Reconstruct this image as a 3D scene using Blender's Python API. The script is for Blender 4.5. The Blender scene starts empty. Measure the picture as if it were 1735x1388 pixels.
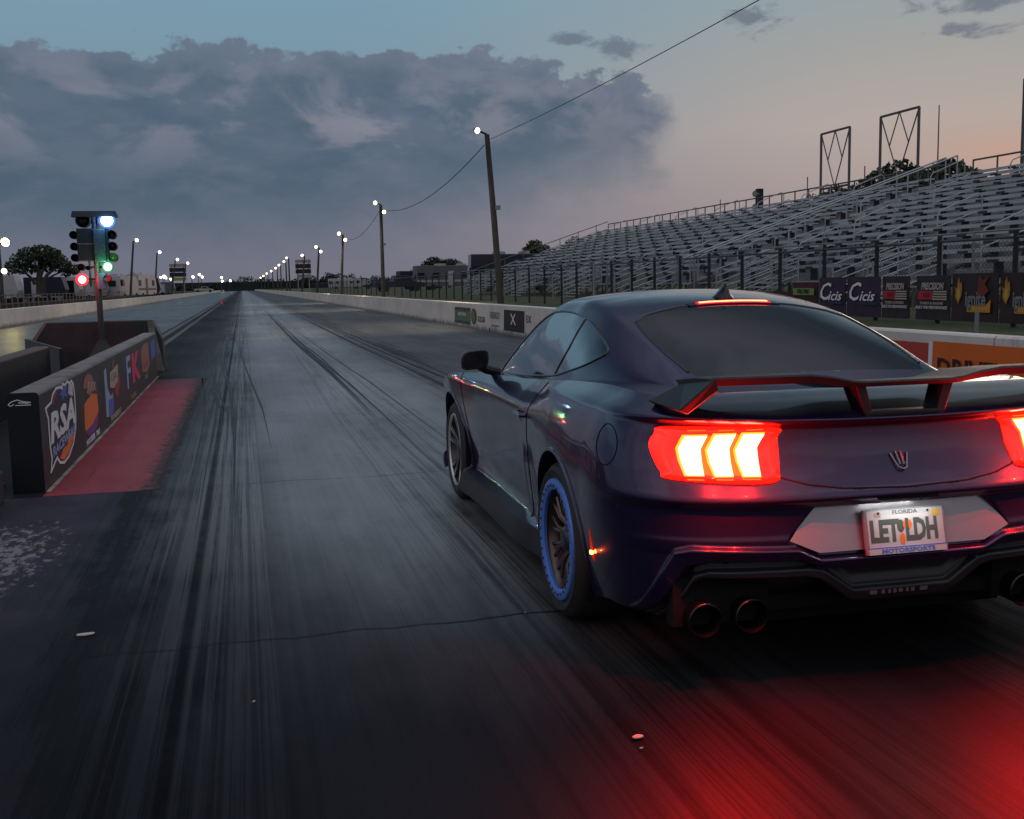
import bpy, bmesh, math, random
import numpy as np
from mathutils import Vector, Matrix

# ------------------------------------------------------------------ camera
scene = bpy.context.scene
COL = scene.collection
R = math.radians
FPX, YAW, PITCH, ROLL, CAMH = 1793.6, 0.2459, 0.1189, 0.0202, 1.4685
PW, PH = 1735.0, 1388.0
def cam_axes():
    f = np.array([math.sin(YAW)*math.cos(PITCH), math.cos(YAW)*math.cos(PITCH), -math.sin(PITCH)])
    r = np.array([math.cos(YAW), -math.sin(YAW), 0.0]); u = np.cross(r, f)
    c, s = math.cos(ROLL), math.sin(ROLL)
    return c*r - s*u, s*r + c*u, f
CR, CU, CF = cam_axes()
cam_data = bpy.data.cameras.new('camera')
cam = bpy.data.objects.new('camera', cam_data); COL.objects.link(cam)
M = Matrix.Identity(4)
for i in range(3):
    M[i][0] = CR[i]; M[i][1] = CU[i]; M[i][2] = -CF[i]
M[2][3] = CAMH
cam.matrix_world = M
cam_data.sensor_fit = 'HORIZONTAL'; cam_data.sensor_width = 36.0
cam_data.lens = FPX/PW*36.0
cam_data.clip_start = 0.1; cam_data.clip_end = 4000
scene.camera = cam
scene.view_settings.view_transform = 'Standard'
scene.view_settings.look = 'None'
scene.view_settings.exposure = 0.3
scene.view_settings.gamma = 1.0
scene.cycles.use_denoising = True
scene.cycles.sample_clamp_indirect = 6.0
scene.cycles.max_bounces = 6

def _ray(px, py):
    return CF + (px-PW/2)/FPX*CR - (py-PH/2)/FPX*CU
def aty(px, py, y):
    d = _ray(px, py); t = y/d[1]; return Vector((d[0]*t, y, CAMH+d[2]*t))
def atx(px, py, x):
    d = _ray(px, py); t = x/d[0]; return Vector((x, d[1]*t, CAMH+d[2]*t))
def atz(px, py, z):
    d = _ray(px, py); t = (z-CAMH)/d[2]; return Vector((d[0]*t, d[1]*t, z))

# ------------------------------------------------------------------ node helpers
class NG:
    def __init__(s, tree): s.t = tree; s.n = tree.nodes; s.l = tree.links
    def new(s, typ, **kw):
        n = s.n.new(typ)
        for k, v in kw.items(): setattr(n, k, v)
        return n
    def link(s, a, b): s.l.new(a, b)
    def put(s, sock, v):
        if hasattr(v, 'is_linked') or isinstance(v, bpy.types.NodeSocket): s.l.new(v, sock)
        else:
            if sock.type == 'RGBA' and not isinstance(v, (int, float)) and len(v) == 3: v = (*v, 1)
            sock.default_value = v
    def m(s, op, a, b=None, c=None, clamp=False):
        n = s.n.new('ShaderNodeMath'); n.operation = op; n.use_clamp = clamp
        s.put(n.inputs[0], a)
        if b is not None: s.put(n.inputs[1], b)
        if c is not None: s.put(n.inputs[2], c)
        return n.outputs[0]
    def sstep(s, x, a, b):
        n = s.n.new('ShaderNodeMapRange'); n.interpolation_type = 'SMOOTHSTEP'
        s.put(n.inputs['Value'], x); s.put(n.inputs['From Min'], a); s.put(n.inputs['From Max'], b)
        return n.outputs[0]
    def lin(s, x, a, b, c=0.0, d=1.0):
        n = s.n.new('ShaderNodeMapRange')
        s.put(n.inputs['Value'], x); s.put(n.inputs['From Min'], a); s.put(n.inputs['From Max'], b)
        s.put(n.inputs['To Min'], c); s.put(n.inputs['To Max'], d)
        return n.outputs[0]
    def mix(s, f, a, b, mode='MIX'):
        n = s.n.new('ShaderNodeMix'); n.data_type = 'RGBA'; n.blend_type = mode
        s.put(n.inputs[0], f); s.put(n.inputs[6], a); s.put(n.inputs[7], b)
        return n.outputs[2]
    def ramp(s, x, stops, interp='LINEAR'):
        n = s.n.new('ShaderNodeValToRGB'); n.color_ramp.interpolation = interp
        e = n.color_ramp.elements
        while len(e) < len(stops): e.new(0.5)
        for q, (p, c) in zip(e, stops):
            q.position = p; q.color = (*c, 1) if len(c) == 3 else c
        s.put(n.inputs[0], x); return n.outputs[0]
    def noise(s, vec, scale, detail=4, rough=0.55, dist=0.0):
        n = s.n.new('ShaderNodeTexNoise'); s.put(n.inputs['Vector'], vec)
        n.inputs['Scale'].default_value = scale; n.inputs['Detail'].default_value = detail
        n.inputs['Roughness'].default_value = rough; n.inputs['Distortion'].default_value = dist
        return n.outputs[0]
    def vec(s, x, y, z):
        n = s.n.new('ShaderNodeCombineXYZ'); s.put(n.inputs[0], x); s.put(n.inputs[1], y); s.put(n.inputs[2], z); return n.outputs[0]
    def sep(s, v):
        n = s.n.new('ShaderNodeSeparateXYZ'); s.put(n.inputs[0], v); return n.outputs
    def vscale(s, v, k):
        n = s.n.new('ShaderNodeVectorMath'); n.operation = 'MULTIPLY'; s.put(n.inputs[0], v); n.inputs[1].default_value = k; return n.outputs[0]

# ------------------------------------------------------------------ world: dusk sky with a cloud bank
world = bpy.data.worlds.new("World"); scene.world = world
world.use_nodes = True
def build_world():
    g = NG(world.node_tree); g.n.clear()
    tc = g.new('ShaderNodeTexCoord'); d = tc.outputs['Generated']
    x, y, z = g.sep(d)
    D = 180/math.pi
    az = g.m('MULTIPLY', g.m('ARCTAN2', x, y), D)
    el = g.m('MULTIPLY', g.m('ARCSINE', z), D)
    e1 = g.m('DIVIDE', el, 90.0, clamp=True)
    cool = g.ramp(e1, [(0, (.150,.155,.205)), (.05, (.175,.180,.235)), (.10, (.180,.265,.340)), (.17, (.180,.315,.405)), (.215, (.085,.15,.205)), (.28, (.030,.052,.08)), (.34, (.05,.07,.10)), (.42, (.17,.175,.22)), (.72, (.45,.53,.66)), (1, (.80,.95,1.20))])
    warm = g.ramp(e1, [(0, (.245,.215,.245)), (.035, (.315,.268,.278)), (.085, (.405,.352,.330)), (.125, (.330,.335,.330)), (.17, (.245,.335,.375)), (.215, (.13,.19,.235)), (.28, (.04,.06,.085)), (.34, (.06,.08,.105)), (.42, (.18,.18,.22)), (.72, (.45,.53,.66)), (1, (.80,.95,1.20))])
    wf = g.sstep(az, 4.0, 34.0)
    wf2 = g.m('SUBTRACT', 1.0, g.sstep(az, 75.0, 140.0))
    col = g.mix(g.m('MULTIPLY', wf, wf2), cool, warm)
    # afterglow behind the stands
    def gauss(a0, e0, sa, se):
        u = g.m('DIVIDE', g.m('SUBTRACT', az, a0), sa); v = g.m('DIVIDE', g.m('SUBTRACT', el, e0), se)
        return g.m('EXPONENT', g.m('MULTIPLY', g.m('ADD', g.m('MULTIPLY', u, u), g.m('MULTIPLY', v, v)), -1.0))
    col = g.mix(g.m('MULTIPLY', gauss(39.0, 5.8, 4.0, 1.1), .42), col, (.58,.31,.20))
    # clouds
    P = g.vec(g.m('MULTIPLY', az, .055), g.m('MULTIPLY', el, .13), 0.0)
    n1 = g.noise(P, 3.0, 10, .60, .15)
    n2 = g.noise(g.vec(g.m('MULTIPLY', az, .085), g.m('MULTIPLY', el, .17), 3.7), 2.0, 9, .56, .35)
    n3 = g.noise(g.vec(g.m('MULTIPLY', az, .22), g.m('MULTIPLY', el, .26), 7.7), 3.0, 7, .58)
    nb = g.m('ADD', g.m('MULTIPLY', g.m('SUBTRACT', n1, .5), 5.0), g.m('MULTIPLY', g.m('SUBTRACT', n3, .5), 2.6))
    top = g.m('SUBTRACT', 12.0, g.m('MULTIPLY', g.m('POWER', g.m('MAXIMUM', g.m('SUBTRACT', az, 6.0), 0.0), 2.0), .0092))
    a = g.sstep(g.m('ADD', g.m('SUBTRACT', top, el), nb), -.12, .28)
    bot = g.m('ADD', 2.6, g.m('MULTIPLY', g.m('POWER', g.m('MAXIMUM', g.m('ADD', az, 6.0), 0.0), 2.0), .0044))
    b = g.sstep(g.m('ADD', g.m('SUBTRACT', el, bot), g.m('MULTIPLY', nb, .7)), -2.6, 2.6)
    lim = g.sstep(az, -75.0, -45.0)
    endr = g.m('SUBTRACT', 1.0, g.sstep(g.m('ADD', az, g.m('MULTIPLY', nb, -1.0)), 20.5, 23.5))
    bank = g.m('MULTIPLY', g.m('MULTIPLY', a, b), g.m('MULTIPLY', lim, endr))
    lit = g.sstep(n2, .46, .60)
    band = g.m('ADD', gauss(-4.0, 9.0, 40.0, 2.6), g.m('MULTIPLY', gauss(8.0, 8.0, 6.0, 1.0), .5))
    litf = g.m('MULTIPLY', lit, g.m('MULTIPLY', band, .68), clamp=True)
    edge = g.m('MULTIPLY', g.m('SUBTRACT', 1.0, g.sstep(g.m('ADD', g.m('SUBTRACT', top, el), nb), .3, 1.6)), .45)
    dark = g.mix(g.sstep(el, 3.0, 8.0), (.052,.100,.150), (.066,.106,.160))
    dark = g.mix(g.sstep(n1, .40, .62), dark, (.092,.128,.185))
    dark = g.mix(edge, dark, (.165,.195,.255))
    cc = g.mix(litf, dark, (.215,.218,.270))
    col = g.mix(g.m('MULTIPLY', bank, .93), col, cc)
    # small loose clouds upper right
    n5 = g.noise(g.vec(g.m('MULTIPLY', az, .55), g.m('MULTIPLY', el, 1.3), 2.2), 1.0, 7, .62, .4)
    for (a0, e0, sa, se) in ((26.9, 12.9, 1.7, .75), (17.6, 12.4, 1.2, .5), (20.0, 11.9, 1.6, .6), (38.5, 13.1, 4.0, 1.1), (37.0, 11.6, 2.2, .45)):
        w = g.sstep(g.m('ADD', gauss(a0, e0, sa, se), g.m('MULTIPLY', g.m('SUBTRACT', n5, .5), 2.6)), .42, 1.0)
        w = g.m('MULTIPLY', w, g.sstep(gauss(a0, e0, sa, se), .05, .25))
        col = g.mix(g.m('MULTIPLY', w, .75), col, (.110,.140,.195))
    # loose overcast over the rest of the sky, seen only in reflections
    n4 = g.noise(d, 3.0, 7, .58)
    rest = g.m('MULTIPLY', g.sstep(n4, .42, .60), g.sstep(el, 27.0, 42.0))
    col = g.mix(g.m('MULTIPLY', rest, .7), col, (.10,.115,.16))
    back = g.sstep(g.m('ABSOLUTE', az), 48.0, 95.0)
    ovc = g.ramp(e1, [(0, (.11,.107,.13)), (.12, (.20,.195,.235)), (.35, (.50,.50,.57)), (.7, (.52,.58,.70)), (1, (.80,.95,1.20))])
    ovn = g.noise(d, 3.2, 6, .58)
    ovc = g.mix(g.m('MULTIPLY', g.sstep(ovn, .44, .60), .62), ovc, (.14,.145,.18))
    col = g.mix(back, col, ovc)
    below = g.sstep(el, -1.5, -.2)
    col = g.mix(below, (.02,.02,.022), col)
    sky = g.new('ShaderNodeTexSky'); sky.sky_type = 'NISHITA'; sky.sun_disc = False
    sky.sun_elevation = R(1.5); sky.sun_rotation = R(40)
    bg1 = g.new('ShaderNodeBackground'); g.link(col, bg1.inputs[0]); bg1.inputs[1].default_value = 0.86
    bg2 = g.new('ShaderNodeBackground'); g.link(sky.outputs[0], bg2.inputs[0]); bg2.inputs[1].default_value = 0.002
    add = g.new('ShaderNodeAddShader'); g.link(bg1.outputs[0], add.inputs[0]); g.link(bg2.outputs[0], add.inputs[1])
    out = g.new('ShaderNodeOutputWorld'); g.link(add.outputs[0], out.inputs[0])
build_world()
sun_d = bpy.data.lights.new('sun', 'SUN'); sun_d.energy = 0.12; sun_d.angle = R(12); sun_d.color = (1.0, .72, .5)
sun = bpy.data.objects.new('sun', sun_d); COL.objects.link(sun)
sun.rotation_euler = (R(90-5), 0, R(180-40)); sun.location = (60, 70, 30)

# ------------------------------------------------------------------ object helpers
def tag(o, label=None, cat=None, group=None, kind=None):
    if label: o['label'] = label
    if cat: o['category'] = cat
    if group: o['group'] = group
    if kind: o['kind'] = kind
    return o
def empty(name, loc=(0,0,0), rz=0.0, label=None, cat=None, group=None, kind=None):
    o = bpy.data.objects.new(name, None); COL.objects.link(o)
    o.location = loc; o.rotation_euler = (0, 0, rz); o.empty_display_size = .2
    return tag(o, label, cat, group, kind)
def copy_tree(o, parent=None):
    c = o.copy(); COL.objects.link(c)
    if parent is not None: c.parent = parent
    for ch in list(o.children): copy_tree(ch, c)
    return c

def mk(name, verts, faces, mats, parent=None, fm=None, smooth=False, sharp=None, bev=0.0, loc=None):
    me = bpy.data.meshes.new(name)
    me.from_pydata([tuple(v) for v in verts], [], [tuple(f) for f in faces])
    if not isinstance(mats, (list, tuple)): mats = [mats]
    for m_ in mats: me.materials.append(m_)
    if fm is not None and len(mats) > 1: me.polygons.foreach_set('material_index', list(fm))
    if smooth:
        me.polygons.foreach_set('use_smooth', [True]*len(me.polygons))
        if sharp: me.set_sharp_from_angle(angle=R(sharp))
    me.update()
    o = bpy.data.objects.new(name, me); COL.objects.link(o)
    if parent is not None: o.parent = parent
    if loc is not None: o.location = loc
    if bev:
        b = o.modifiers.new('bev', 'BEVEL'); b.width = bev; b.segments = 2; b.limit_method = 'ANGLE'; b.angle_limit = R(40)
    return o

class MB:
    def __init__(s): s.v = []; s.f = []; s.m = []
    def add(s, vs, fs, mi=0):
        b = len(s.v); s.v += [tuple(v) for v in vs]
        for f in fs: s.f.append(tuple(b+i for i in f)); s.m.append(mi)
        return s
    def box(s, x0, x1, y0, y1, z0, z1, mi=0, M=None):
        vs = [(x0,y0,z0),(x1,y0,z0),(x1,y1,z0),(x0,y1,z0),(x0,y0,z1),(x1,y0,z1),(x1,y1,z1),(x0,y1,z1)]
        if M is not None: vs = [M @ Vector(v) for v in vs]
        return s.add(vs, [(0,3,2,1),(4,5,6,7),(0,1,5,4),(1,2,6,5),(2,3,7,6),(3,0,4,7)], mi)
    def hexa(s, vs, mi=0):
        return s.add(vs, [(0,3,2,1),(4,5,6,7),(0,1,5,4),(1,2,6,5),(2,3,7,6),(3,0,4,7)], mi)
    def prism(s, poly, axis, a, b, mi=0):
        n = len(poly)
        def P(u, v, w):
            return {'x': (w,u,v), 'y': (u,w,v), 'z': (u,v,w)}[axis]
        vs = [P(u,v,a) for u,v in poly] + [P(u,v,b) for u,v in poly]
        fs = [tuple(range(n-1,-1,-1)), tuple(range(n,2*n))] + [(i,(i+1)%n,n+(i+1)%n,n+i) for i in range(n)]
        return s.add(vs, fs, mi)
    def tube(s, pts, r, n=8, mi=0, caps=True):
        pts = [Vector(p) for p in pts]; k = len(pts)
        rs = r if isinstance(r, (list, tuple)) else [r]*k
        vs = []; prev = None
        for i, p in enumerate(pts):
            t = (pts[min(i+1,k-1)]-pts[max(i-1,0)]).normalized()
            if prev is None:
                a = Vector((0,0,1)) if abs(t.z) < .9 else Vector((1,0,0)); u = t.cross(a).normalized()
            else:
                u = (prev - t*prev.dot(t)).normalized()
            prev = u; w = t.cross(u)
            for j in range(n):
                an = 2*math.pi*j/n; vs.append(p + (u*math.cos(an)+w*math.sin(an))*rs[i])
        fs = []
        for i in range(k-1):
            for j in range(n):
                fs.append((i*n+j, i*n+(j+1)%n, (i+1)*n+(j+1)%n, (i+1)*n+j))
        if caps: fs += [tuple(range(n-1,-1,-1)), tuple(range((k-1)*n, k*n))]
        return s.add(vs, fs, mi)
    def lathe(s, prof, c, axis='x', n=32, mi=0, close=False, caps=True):
        vs = []; k = len(prof)
        for (r, h) in prof:
            for j in range(n):
                a = 2*math.pi*j/n; u, v = r*math.cos(a), r*math.sin(a)
                vs.append({'x': (c[0]+h, c[1]+u, c[2]+v), 'y': (c[0]+u, c[1]+h, c[2]+v), 'z': (c[0]+u, c[1]+v, c[2]+h)}[axis])
        fs = []
        for i in range(k-1 if not close else k):
            i2 = (i+1) % k
            for j in range(n): fs.append((i*n+j, i*n+(j+1)%n, i2*n+(j+1)%n, i2*n+j))
        if not close and caps:
            if prof[0][0] > 1e-4: fs.append(tuple(range(n-1,-1,-1)))
            if prof[-1][0] > 1e-4: fs.append(tuple(range((k-1)*n, k*n)))
        return s.add(vs, fs, mi)
    def disc(s, c, nrm, r, n=24, mi=0):
        c = Vector(c); q = Vector(nrm).normalized().to_track_quat('Z', 'Y')
        return s.add([c + q @ Vector((r*math.cos(2*math.pi*j/n), r*math.sin(2*math.pi*j/n), 0)) for j in range(n)], [tuple(range(n))], mi)
    def build(s, name, mats, parent=None, smooth=False, sharp=35, bev=0.0):
        return mk(name, s.v, s.f, mats, parent, s.m, smooth, sharp if smooth else None, bev)

def text_mesh(txt, name, mat_, parent, Mx, size=1.0, sx=1.0, ext=.002, shear=0.0, bold=0.0, align='CENTER'):
    cu = bpy.data.curves.new('txt', 'FONT'); cu.body = txt; cu.size = size; cu.align_x = align; cu.align_y = 'CENTER'
    cu.extrude = ext; cu.shear = shear; cu.offset = bold; cu.resolution_u = 2
    o = bpy.data.objects.new('txt', cu); COL.objects.link(o)
    dg = bpy.context.evaluated_depsgraph_get(); dg.update()
    me = bpy.data.meshes.new_from_object(o.evaluated_get(dg))
    bpy.data.objects.remove(o); bpy.data.curves.remove(cu)
    me.transform(Mx @ Matrix.Diagonal((sx, 1, 1, 1)))
    me.materials.clear(); me.materials.append(mat_); me.name = name
    ob = bpy.data.objects.new(name, me); COL.objects.link(ob)
    if parent is not None: ob.parent = parent
    return ob
def frame(o, ex, ey):
    ex = Vector(ex).normalized(); ey = Vector(ey).normalized(); ez = ex.cross(ey)
    m_ = Matrix.Identity(4)
    for i in range(3): m_[i][0] = ex[i]; m_[i][1] = ey[i]; m_[i][2] = ez[i]; m_[i][3] = o[i]
    return m_

# ------------------------------------------------------------------ materials
def mat(name, col, rough=.6, metal=0.0, spec=.5, coat=0.0, coat_r=.03, emis=None, estr=0.0, noise=None, bump=None, alpha=None):
    m_ = bpy.data.materials.new(name); m_.use_nodes = True
    g = NG(m_.node_tree); b = g.n['Principled BSDF']
    b.inputs['Base Color'].default_value = (*col, 1); b.inputs['Roughness'].default_value = rough
    b.inputs['Metallic'].default_value = metal; b.inputs['Specular IOR Level'].default_value = spec
    b.inputs['Coat Weight'].default_value = coat; b.inputs['Coat Roughness'].default_value = coat_r
    if emis: b.inputs['Emission Color'].default_value = (*emis, 1); b.inputs['Emission Strength'].default_value = estr
    if noise or bump:
        geo = g.new('ShaderNodeTexCoord').outputs['Object']
    if noise:   # (scale, amount, second colour)
        n = g.noise(geo, noise[0], 6, .6)
        f = g.m('MULTIPLY', g.sstep(n, .35, .7), noise[1])
        g.link(g.mix(f, col, noise[2]), b.inputs['Base Color'])
    if bump:    # (scale, strength)
        n = g.noise(geo, bump[0], 4, .6)
        bp = g.new('ShaderNodeBump'); bp.inputs['Strength'].default_value = bump[1]; bp.inputs['Distance'].default_value = .02
        g.link(n, bp.inputs['Height']); g.link(bp.outputs[0], b.inputs['Normal'])
    if alpha is not None: b.inputs['Alpha'].default_value = alpha
    return m_
def emit(name, col, s, base=(.02,.02,.02)):
    return mat(name, base, .4, emis=col, estr=s)

M_ = {}
M_['galv'] = mat('galvanised_steel', (.34,.35,.36), .45, .6, noise=(3, .6, (.24,.25,.26)))
M_['alu'] = mat('aluminium_plank', (.52,.525,.53), .55, .15, noise=(.8, .8, (.38,.385,.39)))
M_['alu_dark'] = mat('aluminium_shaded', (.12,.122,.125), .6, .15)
M_['black'] = mat('black_paint', (.012,.012,.014), .5, noise=(4, .5, (.025,.025,.027)))
M_['wood'] = mat('weathered_wood_pole', (.075,.066,.056), .85, noise=(6, .8, (.05,.045,.04)), bump=(30, .3))
M_['white_paint'] = mat('white_paint', (.62,.60,.57), .6, noise=(1.5, .5, (.42,.40,.37)))
M_['lamp'] = emit('lamp_glow', (1,.80,.46), 5)
M_['lamp_white'] = emit('lamp_glow_white', (1,.93,.80), 5)
M_['lamp_yellow'] = emit('lamp_glow_yellow', (1,.78,.22), 40)
M_['leaf'] = mat('leaf', (.030,.052,.022), .7, noise=(.9, .8, (.055,.075,.035)))
M_['leaf_far'] = mat('leaf_far', (.018,.027,.022), .9, noise=(.3, .7, (.03,.038,.03)))
M_['bark'] = mat('bark', (.06,.048,.04), .9)
M_['rv_white'] = mat('rv_white', (.46,.45,.45), .4, noise=(.7, .5, (.32,.31,.31)))
M_['rv_dark'] = mat('rv_dark_paint', (.02,.024,.035), .3, coat=.5)
M_['glass_dark'] = mat('dark_glass', (.008,.009,.011), .08, spec=.6)
M_['rubber'] = mat('rubber', (.012,.012,.012), .75, bump=(60, .15))

# ------------------------------------------------------------------ ground materials
def track_mat(name, seed, base=(.006,.0075,.010), rub=(.0025,.003,.004), pale=(.013,.015,.018), r0=.22, r1=.42, main=True):
    m_ = bpy.data.materials.new(name); m_.use_nodes = True
    g = NG(m_.node_tree); b = g.n['Principled BSDF']
    p = g.new('ShaderNodeNewGeometry').outputs['Position']
    x, y, z = g.sep(p)
    wob = g.m('MULTIPLY', g.m('SUBTRACT', g.noise(g.vec(0.0, g.m('MULTIPLY', y, .035), seed), 1.0, 1), .5), .35)
    xw = g.m('ADD', x, wob)
    s1 = g.noise(g.vec(g.m('MULTIPLY', xw, 16), g.m('MULTIPLY', y, .10), seed), 1.0, 7, .78)
    s2 = g.noise(g.vec(g.m('MULTIPLY', xw, 52), g.m('MULTIPLY', y, .30), seed+5), 1.0, 6, .74)
    s3 = g.noise(g.vec(g.m('MULTIPLY', xw, 2.4), g.m('MULTIPLY', y, .02), seed+9), 1.0, 3, .6)
    big = g.noise(g.vec(g.m('MULTIPLY', x, .6), g.m('MULTIPLY', y, .16), seed+2), 1.0, 6, .62)
    fine = g.noise(p, 70, 3, .75); spots = g.noise(p, 7.0, 5, .65); grit = g.noise(p, 260, 2, .6)
    def lane(c, w): return g.m('SUBTRACT', 1.0, g.sstep(g.m('ABSOLUTE', g.m('SUBTRACT', x, c)), w*.3, w))
    if main:
        trk = g.m('MAXIMUM', g.m('MAXIMUM', lane(-.32, .62), g.m('MULTIPLY', lane(1.45, .75), .75)), g.m('MAXIMUM', g.m('MULTIPLY', lane(3.1, .9), .9), g.m('MULTIPLY', lane(5.6, 1.6), .6)))
        trk = g.m('ADD', .25, g.m('MULTIPLY', trk, .75))
    else: trk = .6
    dark = g.m('MULTIPLY', g.m('MULTIPLY', g.sstep(s1, .46, .60), .95), trk)
    dark = g.m('MAXIMUM', dark, g.m('MULTIPLY', g.m('MULTIPLY', g.sstep(s2, .49, .62), .75), trk))
    dark = g.m('MAXIMUM', dark, g.m('MULTIPLY', g.sstep(s3, .50, .70), .45))
    lines = g.m('ADD', 0.0, 0.0)
    if main:
        for (xc, w, k) in [(-.30, .040, .97), (-.135, .014, .6), (-.43, .030, .6), (-.215, .010, .5), (-.03, .018, .5), (.07, .02, .45), (-.58, .03, .5), (-.69, .012, .5)]:
            q = g.m('ABSOLUTE', g.m('SUBTRACT', g.m('ADD', x, g.m('MULTIPLY', wob, .12)), xc))
            lines = g.m('MAXIMUM', lines, g.m('MULTIPLY', g.m('SUBTRACT', 1.0, g.sstep(q, w*.3, w)), k))
    if main:   # mid-lane sheen and dark foreground painted into the base colour along the lane
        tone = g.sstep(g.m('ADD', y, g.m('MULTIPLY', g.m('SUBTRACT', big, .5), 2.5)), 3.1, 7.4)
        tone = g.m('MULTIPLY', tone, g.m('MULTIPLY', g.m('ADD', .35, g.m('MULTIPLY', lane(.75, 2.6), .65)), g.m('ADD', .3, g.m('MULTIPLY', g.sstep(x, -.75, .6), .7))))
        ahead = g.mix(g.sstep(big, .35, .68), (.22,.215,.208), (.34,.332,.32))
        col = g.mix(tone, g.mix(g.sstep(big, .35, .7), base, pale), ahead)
    else:
        tone = 1.0; col = g.mix(g.sstep(big, .35, .7), base, pale)
    blot = g.noise(p, 1.7, 7, .68)
    dark = g.m('MULTIPLY', dark, g.lin(blot, .32, .62, .6, 1.0))
    dark = g.m('MAXIMUM', dark, g.m('MULTIPLY', lines, g.lin(blot, .30, .5, .75, 1.0)))
    if main: dark = g.m('MAXIMUM', dark, g.m('MULTIPLY', g.m('SUBTRACT', 1.0, g.sstep(x, -.85, -.28)), .6))
    col = g.mix(g.m('MULTIPLY', g.sstep(blot, .5, .7), .35), col, g.mix(1.0, col, (.5,.5,.52), 'MULTIPLY'))
    col = g.mix(dark, col, rub)
    col = g.mix(g.m('MULTIPLY', g.sstep(spots, .67, .73), .75), col, (.006,.0065,.008))
    col = g.mix(g.m('MULTIPLY', g.sstep(fine, .45, .75), .45), col, (.008,.008,.009))
    col = g.mix(g.m('MULTIPLY', g.sstep(grit, .60, .76), .55), col, g.mix(1.0, col, (2.6,2.6,2.6), 'MULTIPLY'))
    for yj in ([4.43, 8.15, 12.4, 17.0, 24.0, 33.0] if main else []):
        jn = g.m('MULTIPLY', g.m('SUBTRACT', g.noise(g.vec(g.m('MULTIPLY', x, 1.6), yj, seed), 1.0, 5), .5), .22)
        q = g.m('ABSOLUTE', g.m('SUBTRACT', g.m('ADD', y, jn), yj))
        br = g.sstep(g.noise(g.vec(x, yj, 4.0), 3.0, 3), .36, .5)
        col = g.mix(g.m('MULTIPLY', g.m('SUBTRACT', 1.0, g.sstep(q, .004, .017)), br), col, (.002,.002,.003))
    g.link(col, b.inputs['Base Color'])
    rg = g.lin(g.m('ADD', g.m('MULTIPLY', s1, .45), g.m('MULTIPLY', big, .55)), .35, .65, r1, r0)
    if main: rg = g.m('ADD', rg, g.m('MULTIPLY', g.m('SUBTRACT', 1.0, lane(.9, 2.6)), .10))
    rg = g.m('ADD', rg, g.m('MULTIPLY', dark, .12))
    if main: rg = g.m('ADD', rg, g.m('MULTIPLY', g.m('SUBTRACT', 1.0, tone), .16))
    g.link(rg, b.inputs['Roughness'])
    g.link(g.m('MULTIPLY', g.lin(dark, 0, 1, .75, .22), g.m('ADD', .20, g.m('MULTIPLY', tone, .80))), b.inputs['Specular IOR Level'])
    bp = g.new('ShaderNodeBump'); bp.inputs['Strength'].default_value = .22; bp.inputs['Distance'].default_value = .003
    g.link(g.m('ADD', g.m('ADD', fine, g.m('MULTIPLY', grit, .6)), g.m('MULTIPLY', s2, 1.0)), bp.inputs['Height']); g.link(bp.outputs[0], b.inputs['Normal'])
    return m_
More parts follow.
